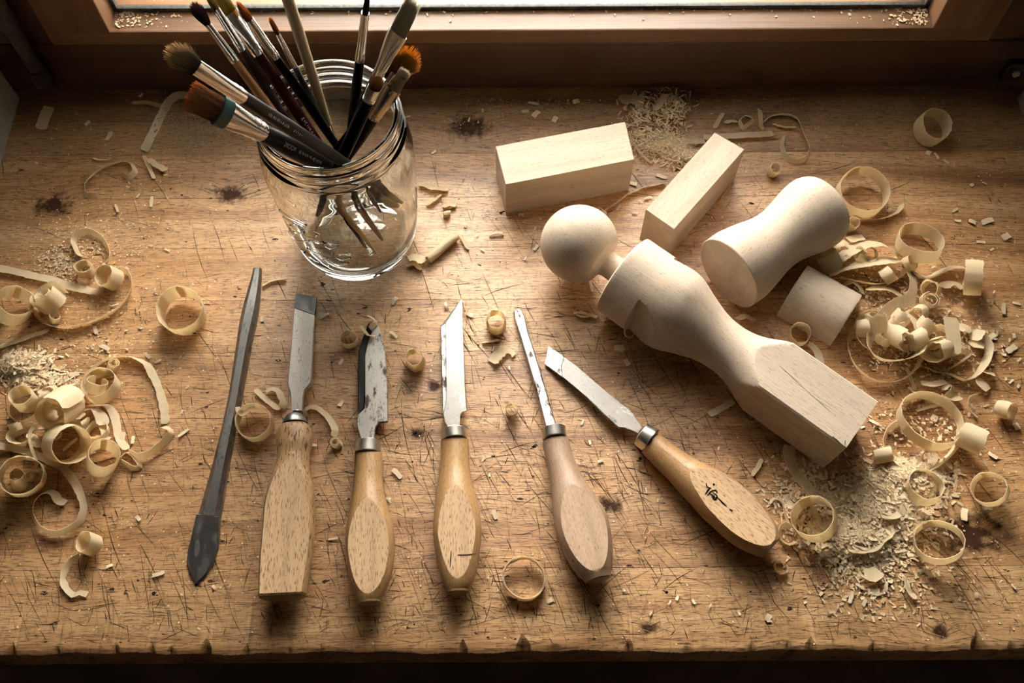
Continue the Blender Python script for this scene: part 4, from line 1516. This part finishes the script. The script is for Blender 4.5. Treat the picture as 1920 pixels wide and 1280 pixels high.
band('pale narrow splinter at the corner of the long block', 'H', 4, [(250, 550), (310, 630), (390, 705)], 55)
# --- dim corner behind the jar
band('hooked pale curl in the dim corner behind the jar', 'I', 5, [(250, 1010), (190, 1020), (140, 985), (150, 900), (230, 820), (370, 740), (480, 705), (560, 720), (605, 790), (550, 850), (490, 815)], 30)
band('long drooping ribbon reaching from the brown brush to the dim corner', 'I', 6, [(1090, 92), (1000, 95), (920, 150), (850, 270), (780, 420), (715, 550), (690, 605)], 62, ragged=.06)
band('faint flat strip crossing behind the drooping ribbon', 'I', 6, [(580, 160), (720, 162), (850, 190)], 65)
band('dark splinter under the drooping ribbon', 'I', 3.5, [(690, 650), (730, 740), (782, 862)], 50)
band('torn flake beside the dark splinter in the dim corner', 'I', 6, [(735, 680), (810, 740), (890, 790)], 60, ragged=.35)
band('short curved splinter behind the hooked pale curl', 'I', 3, [(220, 675), (290, 690), (390, 680)], 50)
band('rectangular scrap near the plaster wall', 'P', 8, [(92, 200), (84, 220), (76, 242)], 75, ragged=.05)
# --- beyond the turned pieces
ring('dim lone ring standing in the shade far from every tool', 'P', 1748, 240, 30, 14, 290, 16, 1.05)
ring('large upright ring with a trailing tail behind the waisted blank', 'G', 800, 668, 47, 13, 280, 10, 1.08)
band('trailing tail of the large upright ring', 'G', 5, [(630, 700), (690, 780), (770, 838), (870, 858), (980, 838), (1050, 800), (1080, 750)], 35, ragged=.12)
ring('small cup-like roll touching the waisted blank', 'G', 725, 893, 12, 11, 270, 14, 1.5, .75)
ring('large ring at the edge of the big heap of curls', 'D', 1040, 325, 41, 11, 100, 14, 1.1)
band('ribbon running from the large ring to a barrel-shaped curl', 'D', 6, [(930, 500, 40), (1030, 575, 50), (1120, 595, 45), (1200, 560, 45), (1300, 520, 50), (1405, 520, 50)], 45, 1)
ring('barrel-shaped curl lying on its side, outermost of the big heap', 'D', 1470, 600, 32, 11, 345, 74, .95, .95, 30)
band('torn flake in the mouth of the barrel-shaped curl', 'D', 8, [(1230, 680), (1310, 640), (1380, 690)], 55, 2, ragged=.35)
band('flat arching ribbon uppermost in the big heap, close to the waisted blank', 'D', 10, [(380, 470, 55), (450, 415, 60), (540, 360, 62), (630, 335, 60), (730, 335, 50), (810, 375, 35), (865, 425, 25)], 50, 6, ragged=.08)
band('broad pale ribbon crossing the big heap below the arching one', 'D', 10.5, [(350, 585, 30), (400, 540, 45), (520, 500, 58), (660, 475, 60), (800, 462, 58), (900, 478, 40), (935, 530, 20)], 50, 6, ragged=.06)
band('lower fold of the broad pale ribbon', 'D', 6, [(355, 600), (450, 610), (560, 632), (700, 652), (820, 625), (900, 585), (915, 530)], 25, 1)
ring('twisted curls tucked beneath the broad pale ribbon', 'D', 790, 585, 17, 8, 20, 60, 1.7, .5)
band('pale flap between the waisted blank and the big heap', 'D', 9, [(300, 400), (360, 350), (440, 320), (500, 370)], 60, 3, ragged=.2)
band('cut strip lying on the pale flap', 'D', 8, [(470, 300), (530, 285), (595, 275)], 62, 4, ragged=.1)
ring('brownish curl pressed against the half-round offcut', 'D', 320, 470, 22, 12, 130, 50, 1.1, .8)
band('crumpled knot between the half-round offcut and the heap', 'D', 7, [(440, 660), (500, 630), (560, 680), (590, 730)], 45, 1, ragged=.35)
band('flat strip dropping from the big heap into the lower heap', 'D', 7, [(960, 550), (992, 620), (985, 700), (950, 770)], 62, 3)
band('arched flat ribbon at the top of the lower heap', 'D', 6.5, [(630, 700, 40), (690, 685), (790, 692), (870, 730), (925, 780)], 55, 3)
band('bold pale ribbon curving through the lower heap', 'D', 8.5, [(1010, 790, 62), (930, 790, 62), (850, 815, 62), (760, 890, 60), (690, 980, 55), (645, 1080, 45), (640, 1160, 35), (690, 1230, 25), (790, 1265, 20), (940, 1250, 20), (1050, 1190, 25), (1080, 1090, 30)], 50, 7, ragged=.07)
band('great thin hoop drooping over the bench in front of the lower heap', 'E', 5, [(570, -40, 30), (510, 60, 25), (468, 190, 20), (500, 320, 20), (580, 420, 20), (700, 488, 20), (850, 490, 20), (960, 440, 20), (1045, 340, 20), (1085, 220, 25), (1060, 120, 30), (990, 50, 30)], 20, 2, ragged=.08)
band('outer narrow loop on the offcut side of the lower heap', 'D', 6, [(720, 900, 30), (620, 890, 30), (550, 950, 30), (535, 1040, 30), (570, 1120, 30), (630, 1170, 30)], 30, 4)
ring('coiled ringlet at the top edge of the lower heap', 'D', 1122, 782, 16, 8, 250, 20, 2.2, .55, lift=4)
ring('springy loop above the coiled ringlet', 'D', 1135, 690, 17, 8, 200, 45, 1.2, .8, lift=4)
band('wide flat sheet standing in the middle of the lower heap', 'D', 15, [(930, 870), (1000, 930), (1040, 1000), (1070, 1060)], 55, 5, ragged=.08)
ring('amber rolled sheet at the heart of the lower heap', 'D', 880, 1075, 22, 15, 300, 60, 1.6, .5, lift=2, ragged=.2)
ring('second amber roll beside the rolled sheet', 'D', 1040, 1095, 20, 12, 20, 55, 1.4, .5, lift=2, ragged=.2)
ring('crumpled cream curl next to the bold pale ribbon', 'D', 700, 960, 22, 12, 100, 50, 1.4, .6, lift=3, ragged=.15)
ring('puffed curl on top of the lower heap', 'D', 850, 985, 15, 9, 60, 40, 1.4, .6, lift=6, ragged=.2)
band('straight broad strip lying across the lower heap, pale and even', 'D', 11, [(1285, 915), (1298, 990), (1308, 1070), (1312, 1150), (1308, 1200)], 76, 12, ragged=.04)
band('saw-toothed strip under the straight broad strip', 'D', 7, [(1110, 1160), (1190, 1130), (1260, 1095)], 60, 8, ragged=.25)
ring('crushed curl under the saw-toothed strip', 'E', 1190, 240, 24, 14, 210, 60, 1.3, .7, lift=2, ragged=.2)
band('pointed hoop jutting out of the lower heap', 'E', 4, [(1130, 370), (1240, 402), (1330, 362), (1432, 285), (1385, 250), (1280, 285), (1180, 330)], 25, 1)
band('thin wandering loop farthest from the lower heap', 'E', 6, [(1080, 375, 25), (1180, 420, 25), (1280, 432, 20), (1400, 482, 20), (1480, 452, 25), (1535, 395, 30), (1580, 310, 50), (1602, 230, 55), (1570, 160, 50), (1520, 110, 45)], 30, ragged=.12)
band('square flake on the thin wandering loop', 'E', 9, [(1505, 470), (1550, 520), (1590, 560)], 65, 1, ragged=.08)
band('flap standing beside the square flake', 'E', 9, [(1545, 405), (1595, 420), (1645, 440)], 45, 0, ragged=.06)
band('torn flake above the thin wandering loop', 'E', 9, [(1450, 200), (1510, 190), (1560, 215)], 60, 1, ragged=.25)
band('cluster scrap beside the straight broad strip', 'E', 9, [(1360, 80), (1400, 60), (1450, 100)], 60, 2, ragged=.35)
band('pale pointed scrap beyond the cluster scrap', 'E', 7, [(1470, 160), (1500, 120), (1530, 80)], 55, 1, ragged=.3)
band('grooved splinter below the lower heap', 'E', 5.5, [(1050, 500), (1140, 512), (1250, 490)], 60, .5, ragged=.15)
band('pair-leg splinter under the great thin hoop', 'E', 5, [(940, 380), (970, 460), (1005, 555)], 50, .5)
band('short bright splinter at the rim of the large spiral', 'E', 4, [(950, 535), (985, 562), (1020, 588)], 55)
band('S-shaped crumpled curl beside the large spiral', 'E', 5, [(1240, 560), (1260, 520), (1305, 530), (1290, 590), (1250, 610), (1310, 640), (1375, 620)], 45, 1, ragged=.25)
band('question-mark curl beyond the S-shaped curl', 'E', 4, [(1515, 608), (1450, 620), (1440, 670), (1475, 710), (1450, 720), (1500, 780)], 45, 0, ragged=.25)
ring('large open spiral lying flat beside the square foot of the spindle', 'E', 1125, 800, 57, 9, 75, 10, 1.15, .97, 200)
band('second big loop hanging from the large open spiral', 'E', 5.5, [(875, 815, 25), (790, 870, 25), (756, 980, 30), (800, 1090, 35), (880, 1165, 35), (990, 1215, 35), (1100, 1205, 30), (1200, 1150, 30), (1300, 1060, 30), (1355, 960, 30), (1370, 850, 30)], 28, .5, ragged=.08)
ring('stubby roll caught on the second big loop', 'E', 750, 1085, 14, 11, 10, 80, 1.3, .8)
ring('curved broad plate of shaving outside the large open spiral', 'E', 1478, 945, 26, 16, 320, 70, .55, 1.0, 80, ragged=.1)
ring('lone barrel roll near the bench end past the spirals', 'E', 1728, 718, 17, 9, 320, 50, 1.1)
band('wispy loop inside the second big loop', 'E', 3, [(1070, 1070), (1060, 1120), (1095, 1165), (1150, 1160), (1165, 1080), (1110, 1030)], 40, .5, ragged=.3)
band('knotted tuft joining the loops above the sawdust heap', 'E', 7, [(1240, 1100), (1270, 1160), (1300, 1190)], 45, 1, ragged=.35)
band('square chip inside the large open spiral', 'E', 6, [(1135, 770), (1160, 785), (1185, 800)], 75, 0, ragged=.05)
band('forked splinter inside the large open spiral', 'E', 3, [(1018, 725), (1100, 700), (1190, 680)], 55, 0, ragged=.2)
ring('loop sunk into the upper edge of the sawdust heap', 'F', 1225, 275, 33, 9, 100, 12, 1.2, .95)
ring('upright oval ring above the dark knot', 'F', 1680, 288, 31, 12, 185, 32, 1.05)
ring('wide oval ring lying on the dark knot', 'F', 1325, 655, 43, 10, 160, 18, 1.08, squash=.92)
band('flat tongue of shaving sticking out from under the square spindle foot', 'F', 8.5, [(292, -20), (305, 100), (345, 185), (415, 265), (475, 335)], 66, 0, ragged=.12)
ring('tilted ring in front of the flat tongue, beside the sawdust heap', 'F', 470, 490, 39, 15, 175, 26, 1.1)
band('splint fallen through the tilted ring', 'F', 6, [(440, 385), (490, 470), (520, 545), (600, 500)], 50, 2)
band('ear-shaped curl by the slanted skew chisel handle', 'F', 4.5, [(305, 555), (262, 525), (228, 570), (238, 635), (290, 668), (338, 650)], 30, ragged=.15)
band('fine wisp beside the ear-shaped curl', 'F', 2.5, [(160, 385), (190, 350), (240, 370), (270, 470), (300, 540)], 45, 0, ragged=.3)
ring('tiny open loop in front of the skew chisel handle end', 'F', 238, 825, 13, 4, 270, 6, .9, start=60)
band('square flake in front of the sawdust heap', 'F', 9, [(815, 870), (870, 880), (920, 850)], 68, 1, ragged=.12)
band('dangling wisp in front of the wide oval ring', 'F', 4, [(1090, 890), (1105, 950), (1120, 1000), (1170, 1045)], 55, 0, ragged=.35)
band('curved flake across the sawdust heap', 'F', 6, [(700, 700), (800, 710), (880, 690), (930, 640), (1010, 570)], 50, 3, ragged=.2)
band('thin arched flake in the upper sawdust heap', 'F', 5, [(930, 470), (1000, 478), (1060, 455)], 55, 6, ragged=.2)
_rr = random.Random(99)
EXTRA = ['honey-coloured ringlet low in the lower heap', 'frilled curl pressed against the rolled sheet', 'small pale loop between the two amber rolls', 'half-open curl under the straight broad strip', 'bent ribbon end near the coiled ringlet',
         'tight ringlet by the outer narrow loop', 'loose curl beneath the bold pale ribbon', 'upturned curl beside the crushed curl', 'wavy ribbon stub on the sheet side of the lower heap', 'flattened ringlet at the middle of the lower heap',
         'cocked curl behind the puffed curl', 'narrow ringlet near the pointed hoop']
for lab, (x, y) in zip(EXTRA, ((760, 1090), (820, 1030), (960, 1120), (1190, 1060), (1030, 880), (600, 1010), (760, 1000), (1240, 1160), (1090, 980), (960, 1000), (900, 930), (1180, 1200))):
    ring(lab, 'D', x, y, _rr.uniform(11, 22), _rr.uniform(5, 9), _rr.uniform(0, 360), _rr.uniform(10, 65), _rr.uniform(.8, 1.7), _rr.uniform(.45, .9), _rr.uniform(0, 360), lift=_rr.uniform(0, 5), ragged=.2)
for lab, x, y in (('ringlet between the arching and the broad pale ribbons', 640, 410), ('frill at the offcut end of the broad pale ribbon', 470, 470), ('curl under the arching ribbon by the waisted blank', 560, 420), ('short curl beneath the large ring of the big heap', 960, 480)):
    ring(lab, 'D', x, y, _rr.uniform(11, 17), _rr.uniform(5, 8), _rr.uniform(0, 360), _rr.uniform(10, 60), _rr.uniform(.8, 1.4), _rr.uniform(.5, .9), _rr.uniform(0, 360), lift=_rr.uniform(0, 3), ragged=.2)
EX2 = ['small frill between the upright ring and the widest curl', 'loose scrap ring under the broad folded ribbon', 'curl wedged behind the big barrel ring', 'narrow loop at the bench end of the tangle', 'frayed ringlet on the crumpled narrow ribbon']
for lab, (x, y) in zip(EX2, ((400, 520), (720, 760), (480, 860), (130, 800), (450, 490))):
    ring(lab, 'B', x, y, _rr.uniform(10, 17), _rr.uniform(5, 8), _rr.uniform(0, 360), _rr.uniform(10, 60), _rr.uniform(.8, 1.5), _rr.uniform(.5, .9), _rr.uniform(0, 360), lift=_rr.uniform(0, 4), ragged=.2)
# --- round the spindle
ring('small curl hidden under the notch of the turned spindle', 'M', 1195, 270, 10, 6, 270, 25, 1.1)
band('small square flake below the turned spindle notch', 'M', 6, [(1075, 395), (1110, 395), (1155, 390)], 62, .5, ragged=.1)
band('wavy flake between gouge tip and spindle', 'M', 4, [(770, 120), (830, 140), (880, 128), (935, 148)], 60, 0, ragged=.3)
band('torn star-shaped flake between marking knife and gouge', 'M', 7, [(90, 510), (150, 450), (210, 420), (275, 455)], 70, 0, ragged=.5)
band('thin brown splinter under the thimble ring', 'M', 2.5, [(15, 350), (80, 342), (155, 332)], 55)
ring('ring resting against the half-round offcut', 'D', 80, 1055, 20, 9, 250, 12, 1.2)
band('crinkled strip beneath the square spindle shoulder', 'D', 6, [(150, 1130), (200, 1160), (235, 1230), (255, 1300)], 70, 0, ragged=.15)
band('crumpled flake between waisted blank and spindle neck', 'P', 7, [(1382, 598), (1398, 592), (1415, 602)], 50, 1, ragged=.4)
band('flat strip poking out from under the spindle shoulder', 'P', 5, [(1330, 778), (1352, 765), (1376, 752)], 70, 0, ragged=.05)
band('bent sliver near the skew chisel handle end', 'P', 3.5, [(1411, 892), (1420, 878), (1428, 860)], 55, 0, ragged=.25)
band('sliver under the spindle ball head', 'P', 3, [(1106, 523), (1108, 535), (1110, 546)], 50)
band('rolled sliver below the broad chisel blade', 'P', 3.5, [(600, 598), (610, 590), (618, 588)], 55)

# ------------------------------------------------------------------ loose chips, each its own object
CHIP_PROTO = []
for k in range(7):
    r = random.Random(300 + k)
    n = 4
    L = 1.0
    rows = []
    b1, b2 = r.uniform(-.5, .5), r.uniform(-.25, .25)
    wd = (.30, .42, .55, .25, .7, .36, .48)[k]
    for i in range(n + 1):
        t = i / n - .5
        c = Vector((t * L, b2 * t * t, .10 + b1 * (t * t - .12)))
        hw = wd / 2 * r.uniform(.75, 1.1) * (1 - .9 * abs(t) ** 3)
        rows.append([c + Vector((0, -hw, .04)), c + Vector((0, hw, .04)), c + Vector((0, hw * .9, -.04)), c + Vector((0, -hw * .9, -.04))])
    v, f = skin(rows)
    z0 = min(q.z for q in v)
    me = bpy.data.meshes.new('wood_chip')
    me.from_pydata([(q.x, q.y, q.z - z0) for q in v], [], f)
    me.materials.append(CHIP)
    CHIP_PROTO.append(me)
LANDMARKS = [('the foot of the jar', 650, 520), ('the upper half of the dark steel bar', 450, 600), ('the leaf blade of the steel bar', 370, 1010), ('the broad chisel blade', 565, 640), ('the broad chisel handle', 545, 990),
             ('the rust-spotted blade', 700, 700), ('the carving knife handle', 695, 1000), ('the stamped bright blade', 850, 680), ('the marking knife handle', 858, 1000), ('the narrow gouge blade', 1000, 690),
             ('the greyed gouge handle', 1085, 960), ('the skew chisel blade', 1110, 720), ('the inked chisel handle', 1330, 930), ('the spindle ball head', 1060, 480), ('the bulge of the turned spindle', 1220, 620),
             ('the square spindle foot', 1520, 780), ('the long rectangular block', 1050, 330), ('the narrow rectangular block', 1300, 340), ('the waisted blank', 1450, 440), ('the half-round offcut', 1530, 570),
             ('the two large curl heaps', 1740, 560), ('the large open spiral', 1745, 790), ('the sawdust heap', 1640, 990), ('the dark knot', 1820, 1010), ('the dim end beyond the curls', 1840, 330),
             ('the thimble rings', 900, 600), ('the lone wide ring', 340, 600), ('the tangle of curls', 110, 780), ('the hooked tail shaving', 180, 1050), ('the long flat strip', 130, 480), ('the scarred front edge', 900, 1170),
             ('the dim corner behind the jar', 250, 320), ('the front corner past the sawdust', 1650, 1130)]
CHIPS = [(292, 545, 10), (300, 575, 14), (180, 620, 18), (198, 652, 22), (278, 668, 14), (297, 678, 13), (345, 812, 24), (140, 702, 18), (140, 722, 16), (250, 825, 16), (230, 820, 20), (298, 1077, 22), (206, 1061, 12), (260, 972, 12),
         (640, 679, 12), (640, 757, 14), (586, 836, 18), (745, 888, 24), (728, 935, 10), (730, 938, 12), (625, 1010, 18), (606, 592, 16), (690, 820, 8), (738, 628, 18), (815, 470, 10), (873, 424, 9), (740, 565, 18), (836, 575, 16),
         (880, 590, 16), (907, 860, 12), (928, 965, 18), (918, 890, 8), (1090, 590, 30), (1145, 596, 10), (1175, 680, 14), (1055, 700, 8), (1050, 765, 10), (1092, 792, 12), (1106, 830, 9), (1125, 865, 12), (1160, 655, 20), (1211, 920, 10), (1233, 938, 7),
         (935, 665, 14), (925, 655, 10), (955, 690, 8), (1005, 465, 16), (985, 485, 10), (930, 440, 26), (905, 470, 10), (1215, 372, 16), (1190, 400, 12), (1200, 378, 9), (1230, 385, 10), (1185, 345, 18), (1240, 332, 20), (1160, 390, 14),
         (1790, 395, 14), (1803, 570, 9), (1830, 520, 14), (1850, 415, 22), (1822, 417, 14), (1795, 415, 12), (1838, 455, 16), (1885, 445, 18), (1868, 500, 8), (1880, 580, 24), (1905, 570, 14), (1868, 625, 12), (1900, 630, 10), (1858, 632, 20),
         (1895, 655, 26), (1880, 665, 10), (1850, 658, 14), (1895, 716, 12), (1908, 725, 10), (1850, 760, 9), (1867, 752, 9), (1640, 795, 24), (1660, 755, 8), (1585, 765, 10), (1618, 845, 14), (1690, 810, 9), (1905, 800, 14), (1860, 855, 18), (1790, 930, 14), (1800, 945, 12),
         (1806, 965, 26), (1850, 950, 20), (1740, 1075, 18), (1725, 1070, 12), (1740, 1078, 14), (1612, 1100, 18), (1637, 1110, 22), (1660, 1100, 20), (1595, 1120, 24), (1620, 1130, 14), (1875, 1090, 8), (1442, 1165, 10), (1440, 1158, 14),
         (1385, 1148, 10), (1330, 1138, 14), (1270, 1120, 12), (1255, 1130, 10), (1560, 1148, 12), (1570, 1138, 12), (1615, 1160, 10), (1700, 1095, 20), (1560, 965, 12), (1480, 945, 22), (1495, 955, 18), (1470, 915, 14), (1730, 745, 12), (1750, 840, 10),
         (265, 180, 10), (205, 258, 22), (165, 232, 12), (285, 380, 24), (260, 368, 10), (220, 392, 20), (255, 380, 8), (315, 372, 10), (180, 330, 12), (160, 365, 9), (1755, 293, 14), (1740, 288, 12), (1773, 304, 14), (1845, 345, 10), (1822, 348, 10),
         (1100, 300, 8), (985, 210, 14), (1005, 215, 18), (1000, 195, 20), (1040, 225, 18), (905, 208, 8), (880, 225, 10), (1080, 192, 12), (1220, 1150, 8), (430, 1098, 8), (415, 1100, 7), (1300, 1128, 10)]
r = random.Random(77)
TWIGS = {}
for i in range(150):
    while True:
        x, y = r.uniform(10, 1910), r.uniform(195, 1200)
        w = .12
        for cx, cy, s, k in ((1780, 620, 170, 1.0), (1640, 980, 140, 1.0), (130, 620, 180, .8), (180, 430, 120, .7), (1250, 370, 90, .7), (900, 600, 300, .25), (1700, 1100, 120, .5)):
            w += k * exp(-((x - cx) ** 2 + (y - cy) ** 2) / (2 * s * s))
        if r.random() < w:
            break
    CHIPS.append((x, y, r.choice((5, 6, 7, 8, 9, 11))))
SEEN = set()
for x, y, s in CHIPS:
    kp = r.randrange(7)
    o = bpy.data.objects.new('wood_chip', CHIP_PROTO[kp])
    COL.objects.link(o)
    o.location = P(x, y, .0002)
    u = unit(x, y) * s
    o.rotation_euler = (r.uniform(-.2, .2), r.uniform(-.2, .2), r.uniform(0, 6.28))
    o.scale = (u, u * r.uniform(.8, 1.3), u * r.uniform(.6, 1.2))
    o.location.z += .0006
    near = sorted(LANDMARKS, key=lambda q: hypot(q[1] - x, (q[2] - y) * 1.2))
    what = ('tiny' if s < 8 else 'small' if s < 13 else 'middling' if s < 19 else 'large') + ' ' + ('slender', 'stubby', 'broad-backed', 'needle-thin', 'nearly square', 'tapering', 'oblong')[kp]
    lab = what + ' pale wood chip lying loose beside ' + near[0][0]
    if lab in SEEN:
        for q in near[1:6]:
            lab = what + ' wood chip by ' + near[0][0] + ', towards ' + q[0]
            if lab not in SEEN and len(lab.split()) <= 16:
                break
    SEEN.add(lab)
    tag(o, lab, 'wood chip', 'loose chips beside ' + near[0][0])


# ------------------------------------------------------------------ sawdust
def dust(label, n, place, size, height, mat, slim=(.12, .35), seed=1, base=0.0, tiltmax=.5):
    """n little fibres; place(rng) gives pixel positions and a 0..1 mound height each."""
    g = np.random.default_rng(seed)
    V, F = [], []
    faces = [(0, 1, 2, 3), (7, 6, 5, 4), (0, 4, 5, 1), (1, 5, 6, 2), (2, 6, 7, 3), (3, 7, 4, 0)]
    k = 0
    for i in range(n):
        x, y, hh = place(g)
        if callable(base):
            p = base(x, y)
        else:
            p = P(x, y, base)
        L = g.uniform(*size) * .001
        w = L * g.uniform(*slim)
        a = g.uniform(0, 2 * pi)
        tl = g.uniform(-tiltmax, tiltmax)
        d = Vector((cos(a) * cos(tl), sin(a) * cos(tl), sin(tl)))
        s = Vector((-sin(a), cos(a), g.uniform(-.5, .5) * tiltmax * 2)).normalized()
        m = d.cross(s)
        th = min(w * .5, .00035)
        z = p.z + hh * height + abs(sin(tl)) * L / 2 + th * .5 + .0001
        c = Vector((p.x, p.y, z))
        for e in (-1, 1):
            for q, t in ((-1, -1), (1, -1), (1, 1), (-1, 1)):
                bend = m * (0.12 * L if e > 0 else 0)
                V.append(c + d * (e * L / 2) + s * (q * w / 2) + m * (t * th / 2) + bend * .3)
        F += [[k + j for j in f] for f in faces]
        k += 8
    me = bpy.data.meshes.new('sawdust')
    c0 = V[0].copy()
    c0.z = 0
    me.from_pydata([tuple(v - c0) for v in V], [], F)
    me.materials.append(mat)
    o = bpy.data.objects.new('sawdust', me)
    COL.objects.link(o)
    o.location = c0
    return tag(o, label, 'sawdust', None, 'stuff')


def mound(cx, cy, rx, ry, pw=1.0, rot=0.0):
    def f(g):
        while True:
            u, v = g.normal(0, .5), g.normal(0, .5)
            q = u * u + v * v
            if q < 1.9:
                break
        x, y = u * rx, v * ry
        return cx + x * cos(rot) - y * sin(rot), cy + x * sin(rot) + y * cos(rot), max(0, 1 - q) ** pw * g.random() ** .5
    return f


def several(*fs):
    def f(g):
        return fs[int(g.integers(len(fs)))](g)
    return f


dust('heap of fine pale sawdust in front of the square spindle foot', 5600, several(mound(1640, 960, 100, 70), mound(1610, 1010, 90, 55), mound(1700, 900, 80, 40), mound(1630, 960, 120, 90)), (1.1, 5.6), .007, DUST, (.14, .45), 1, tiltmax=.3)
dust('scattered sawdust fanning out below the sawdust heap', 1300, several(mound(1640, 1060, 150, 90), mound(1500, 930, 70, 70)), (.6, 3.0), .001, DUST, (.2, .6), 2, tiltmax=.3)
dust('fluffy sawdust pile at the bench end among the curls', 1500, several(mound(60, 690, 60, 32), mound(40, 685, 45, 24), mound(90, 720, 70, 25)), (1.0, 4.6), .006, DUST, (.12, .4), 3, tiltmax=.35)
dust('sprinkled sawdust above the tangle of curls', 1700, several(mound(200, 450, 120, 60), mound(140, 470, 110, 60), mound(110, 500, 60, 40), mound(180, 600, 150, 120)), (.4, 1.9), .0005, DUST, (.25, .7), 4)
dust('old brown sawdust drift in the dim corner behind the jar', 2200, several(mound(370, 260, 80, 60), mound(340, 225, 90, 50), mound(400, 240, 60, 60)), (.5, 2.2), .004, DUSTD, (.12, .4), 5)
dust('frayed fibre heap between the two rectangular blocks and the window', 1700, several(mound(1255, 215, 38, 48), mound(1235, 272, 60, 26), mound(1205, 235, 40, 70), mound(1280, 300, 40, 18)), (1.0, 5.6), .007, DUST, (.06, .2), 6)
dust('brush-like clump of stiff fibres at the end of the narrow block', 420, several(mound(1255, 283, 40, 22)), (3.0, 8.0), .006, DUST, (.08, .16), 7)
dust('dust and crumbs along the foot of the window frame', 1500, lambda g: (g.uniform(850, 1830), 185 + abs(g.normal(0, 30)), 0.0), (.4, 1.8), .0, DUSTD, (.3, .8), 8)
dust('crumbs among the two large curl heaps', 1500, several(mound(1720, 640, 120, 90), mound(1640, 560, 90, 60), mound(1790, 640, 110, 90), mound(1730, 820, 120, 90)), (.5, 3.0), .002, DUST, (.2, .6), 9, tiltmax=.3)


def anywhere(g):
    while True:
        x, y = g.uniform(0, 1920), g.uniform(230, 1210)
        w = .16 + .9 * exp(-((x - 1780) / 190) ** 2 - ((y - 640) / 330) ** 2) + .9 * exp(-((x - 130) / 190) ** 2 - ((y - 600) / 260) ** 2) + .3 * exp(-((x - 850) / 400) ** 2 - ((y - 480) / 120) ** 2)
        if g.random() < w:
            return x, y, 0.0


dust('fine pale specks strewn over the whole bench top', 3600, anywhere, (.3, 1.15), 0, DUST, (.4, .9), 10, tiltmax=.2)


def on_rail(x, y):
    return P(x, y, ZS + .0002)


def railspots(g):
    k = g.random()
    if k < .3:
        return 215 + abs(g.normal(0, 60)), g.uniform(18, 52), 0
    if k < .65:
        return 1738 - abs(g.normal(0, 40)), g.uniform(16, 48), 0
    return g.uniform(220, 1720), 14 + abs(g.normal(0, 9)), 0


dust('pale crumbs lying on the sunlit window rail', 420, railspots, (.5, 2.2), 0, DUST, (.3, .8), 11, on_rail, .2)
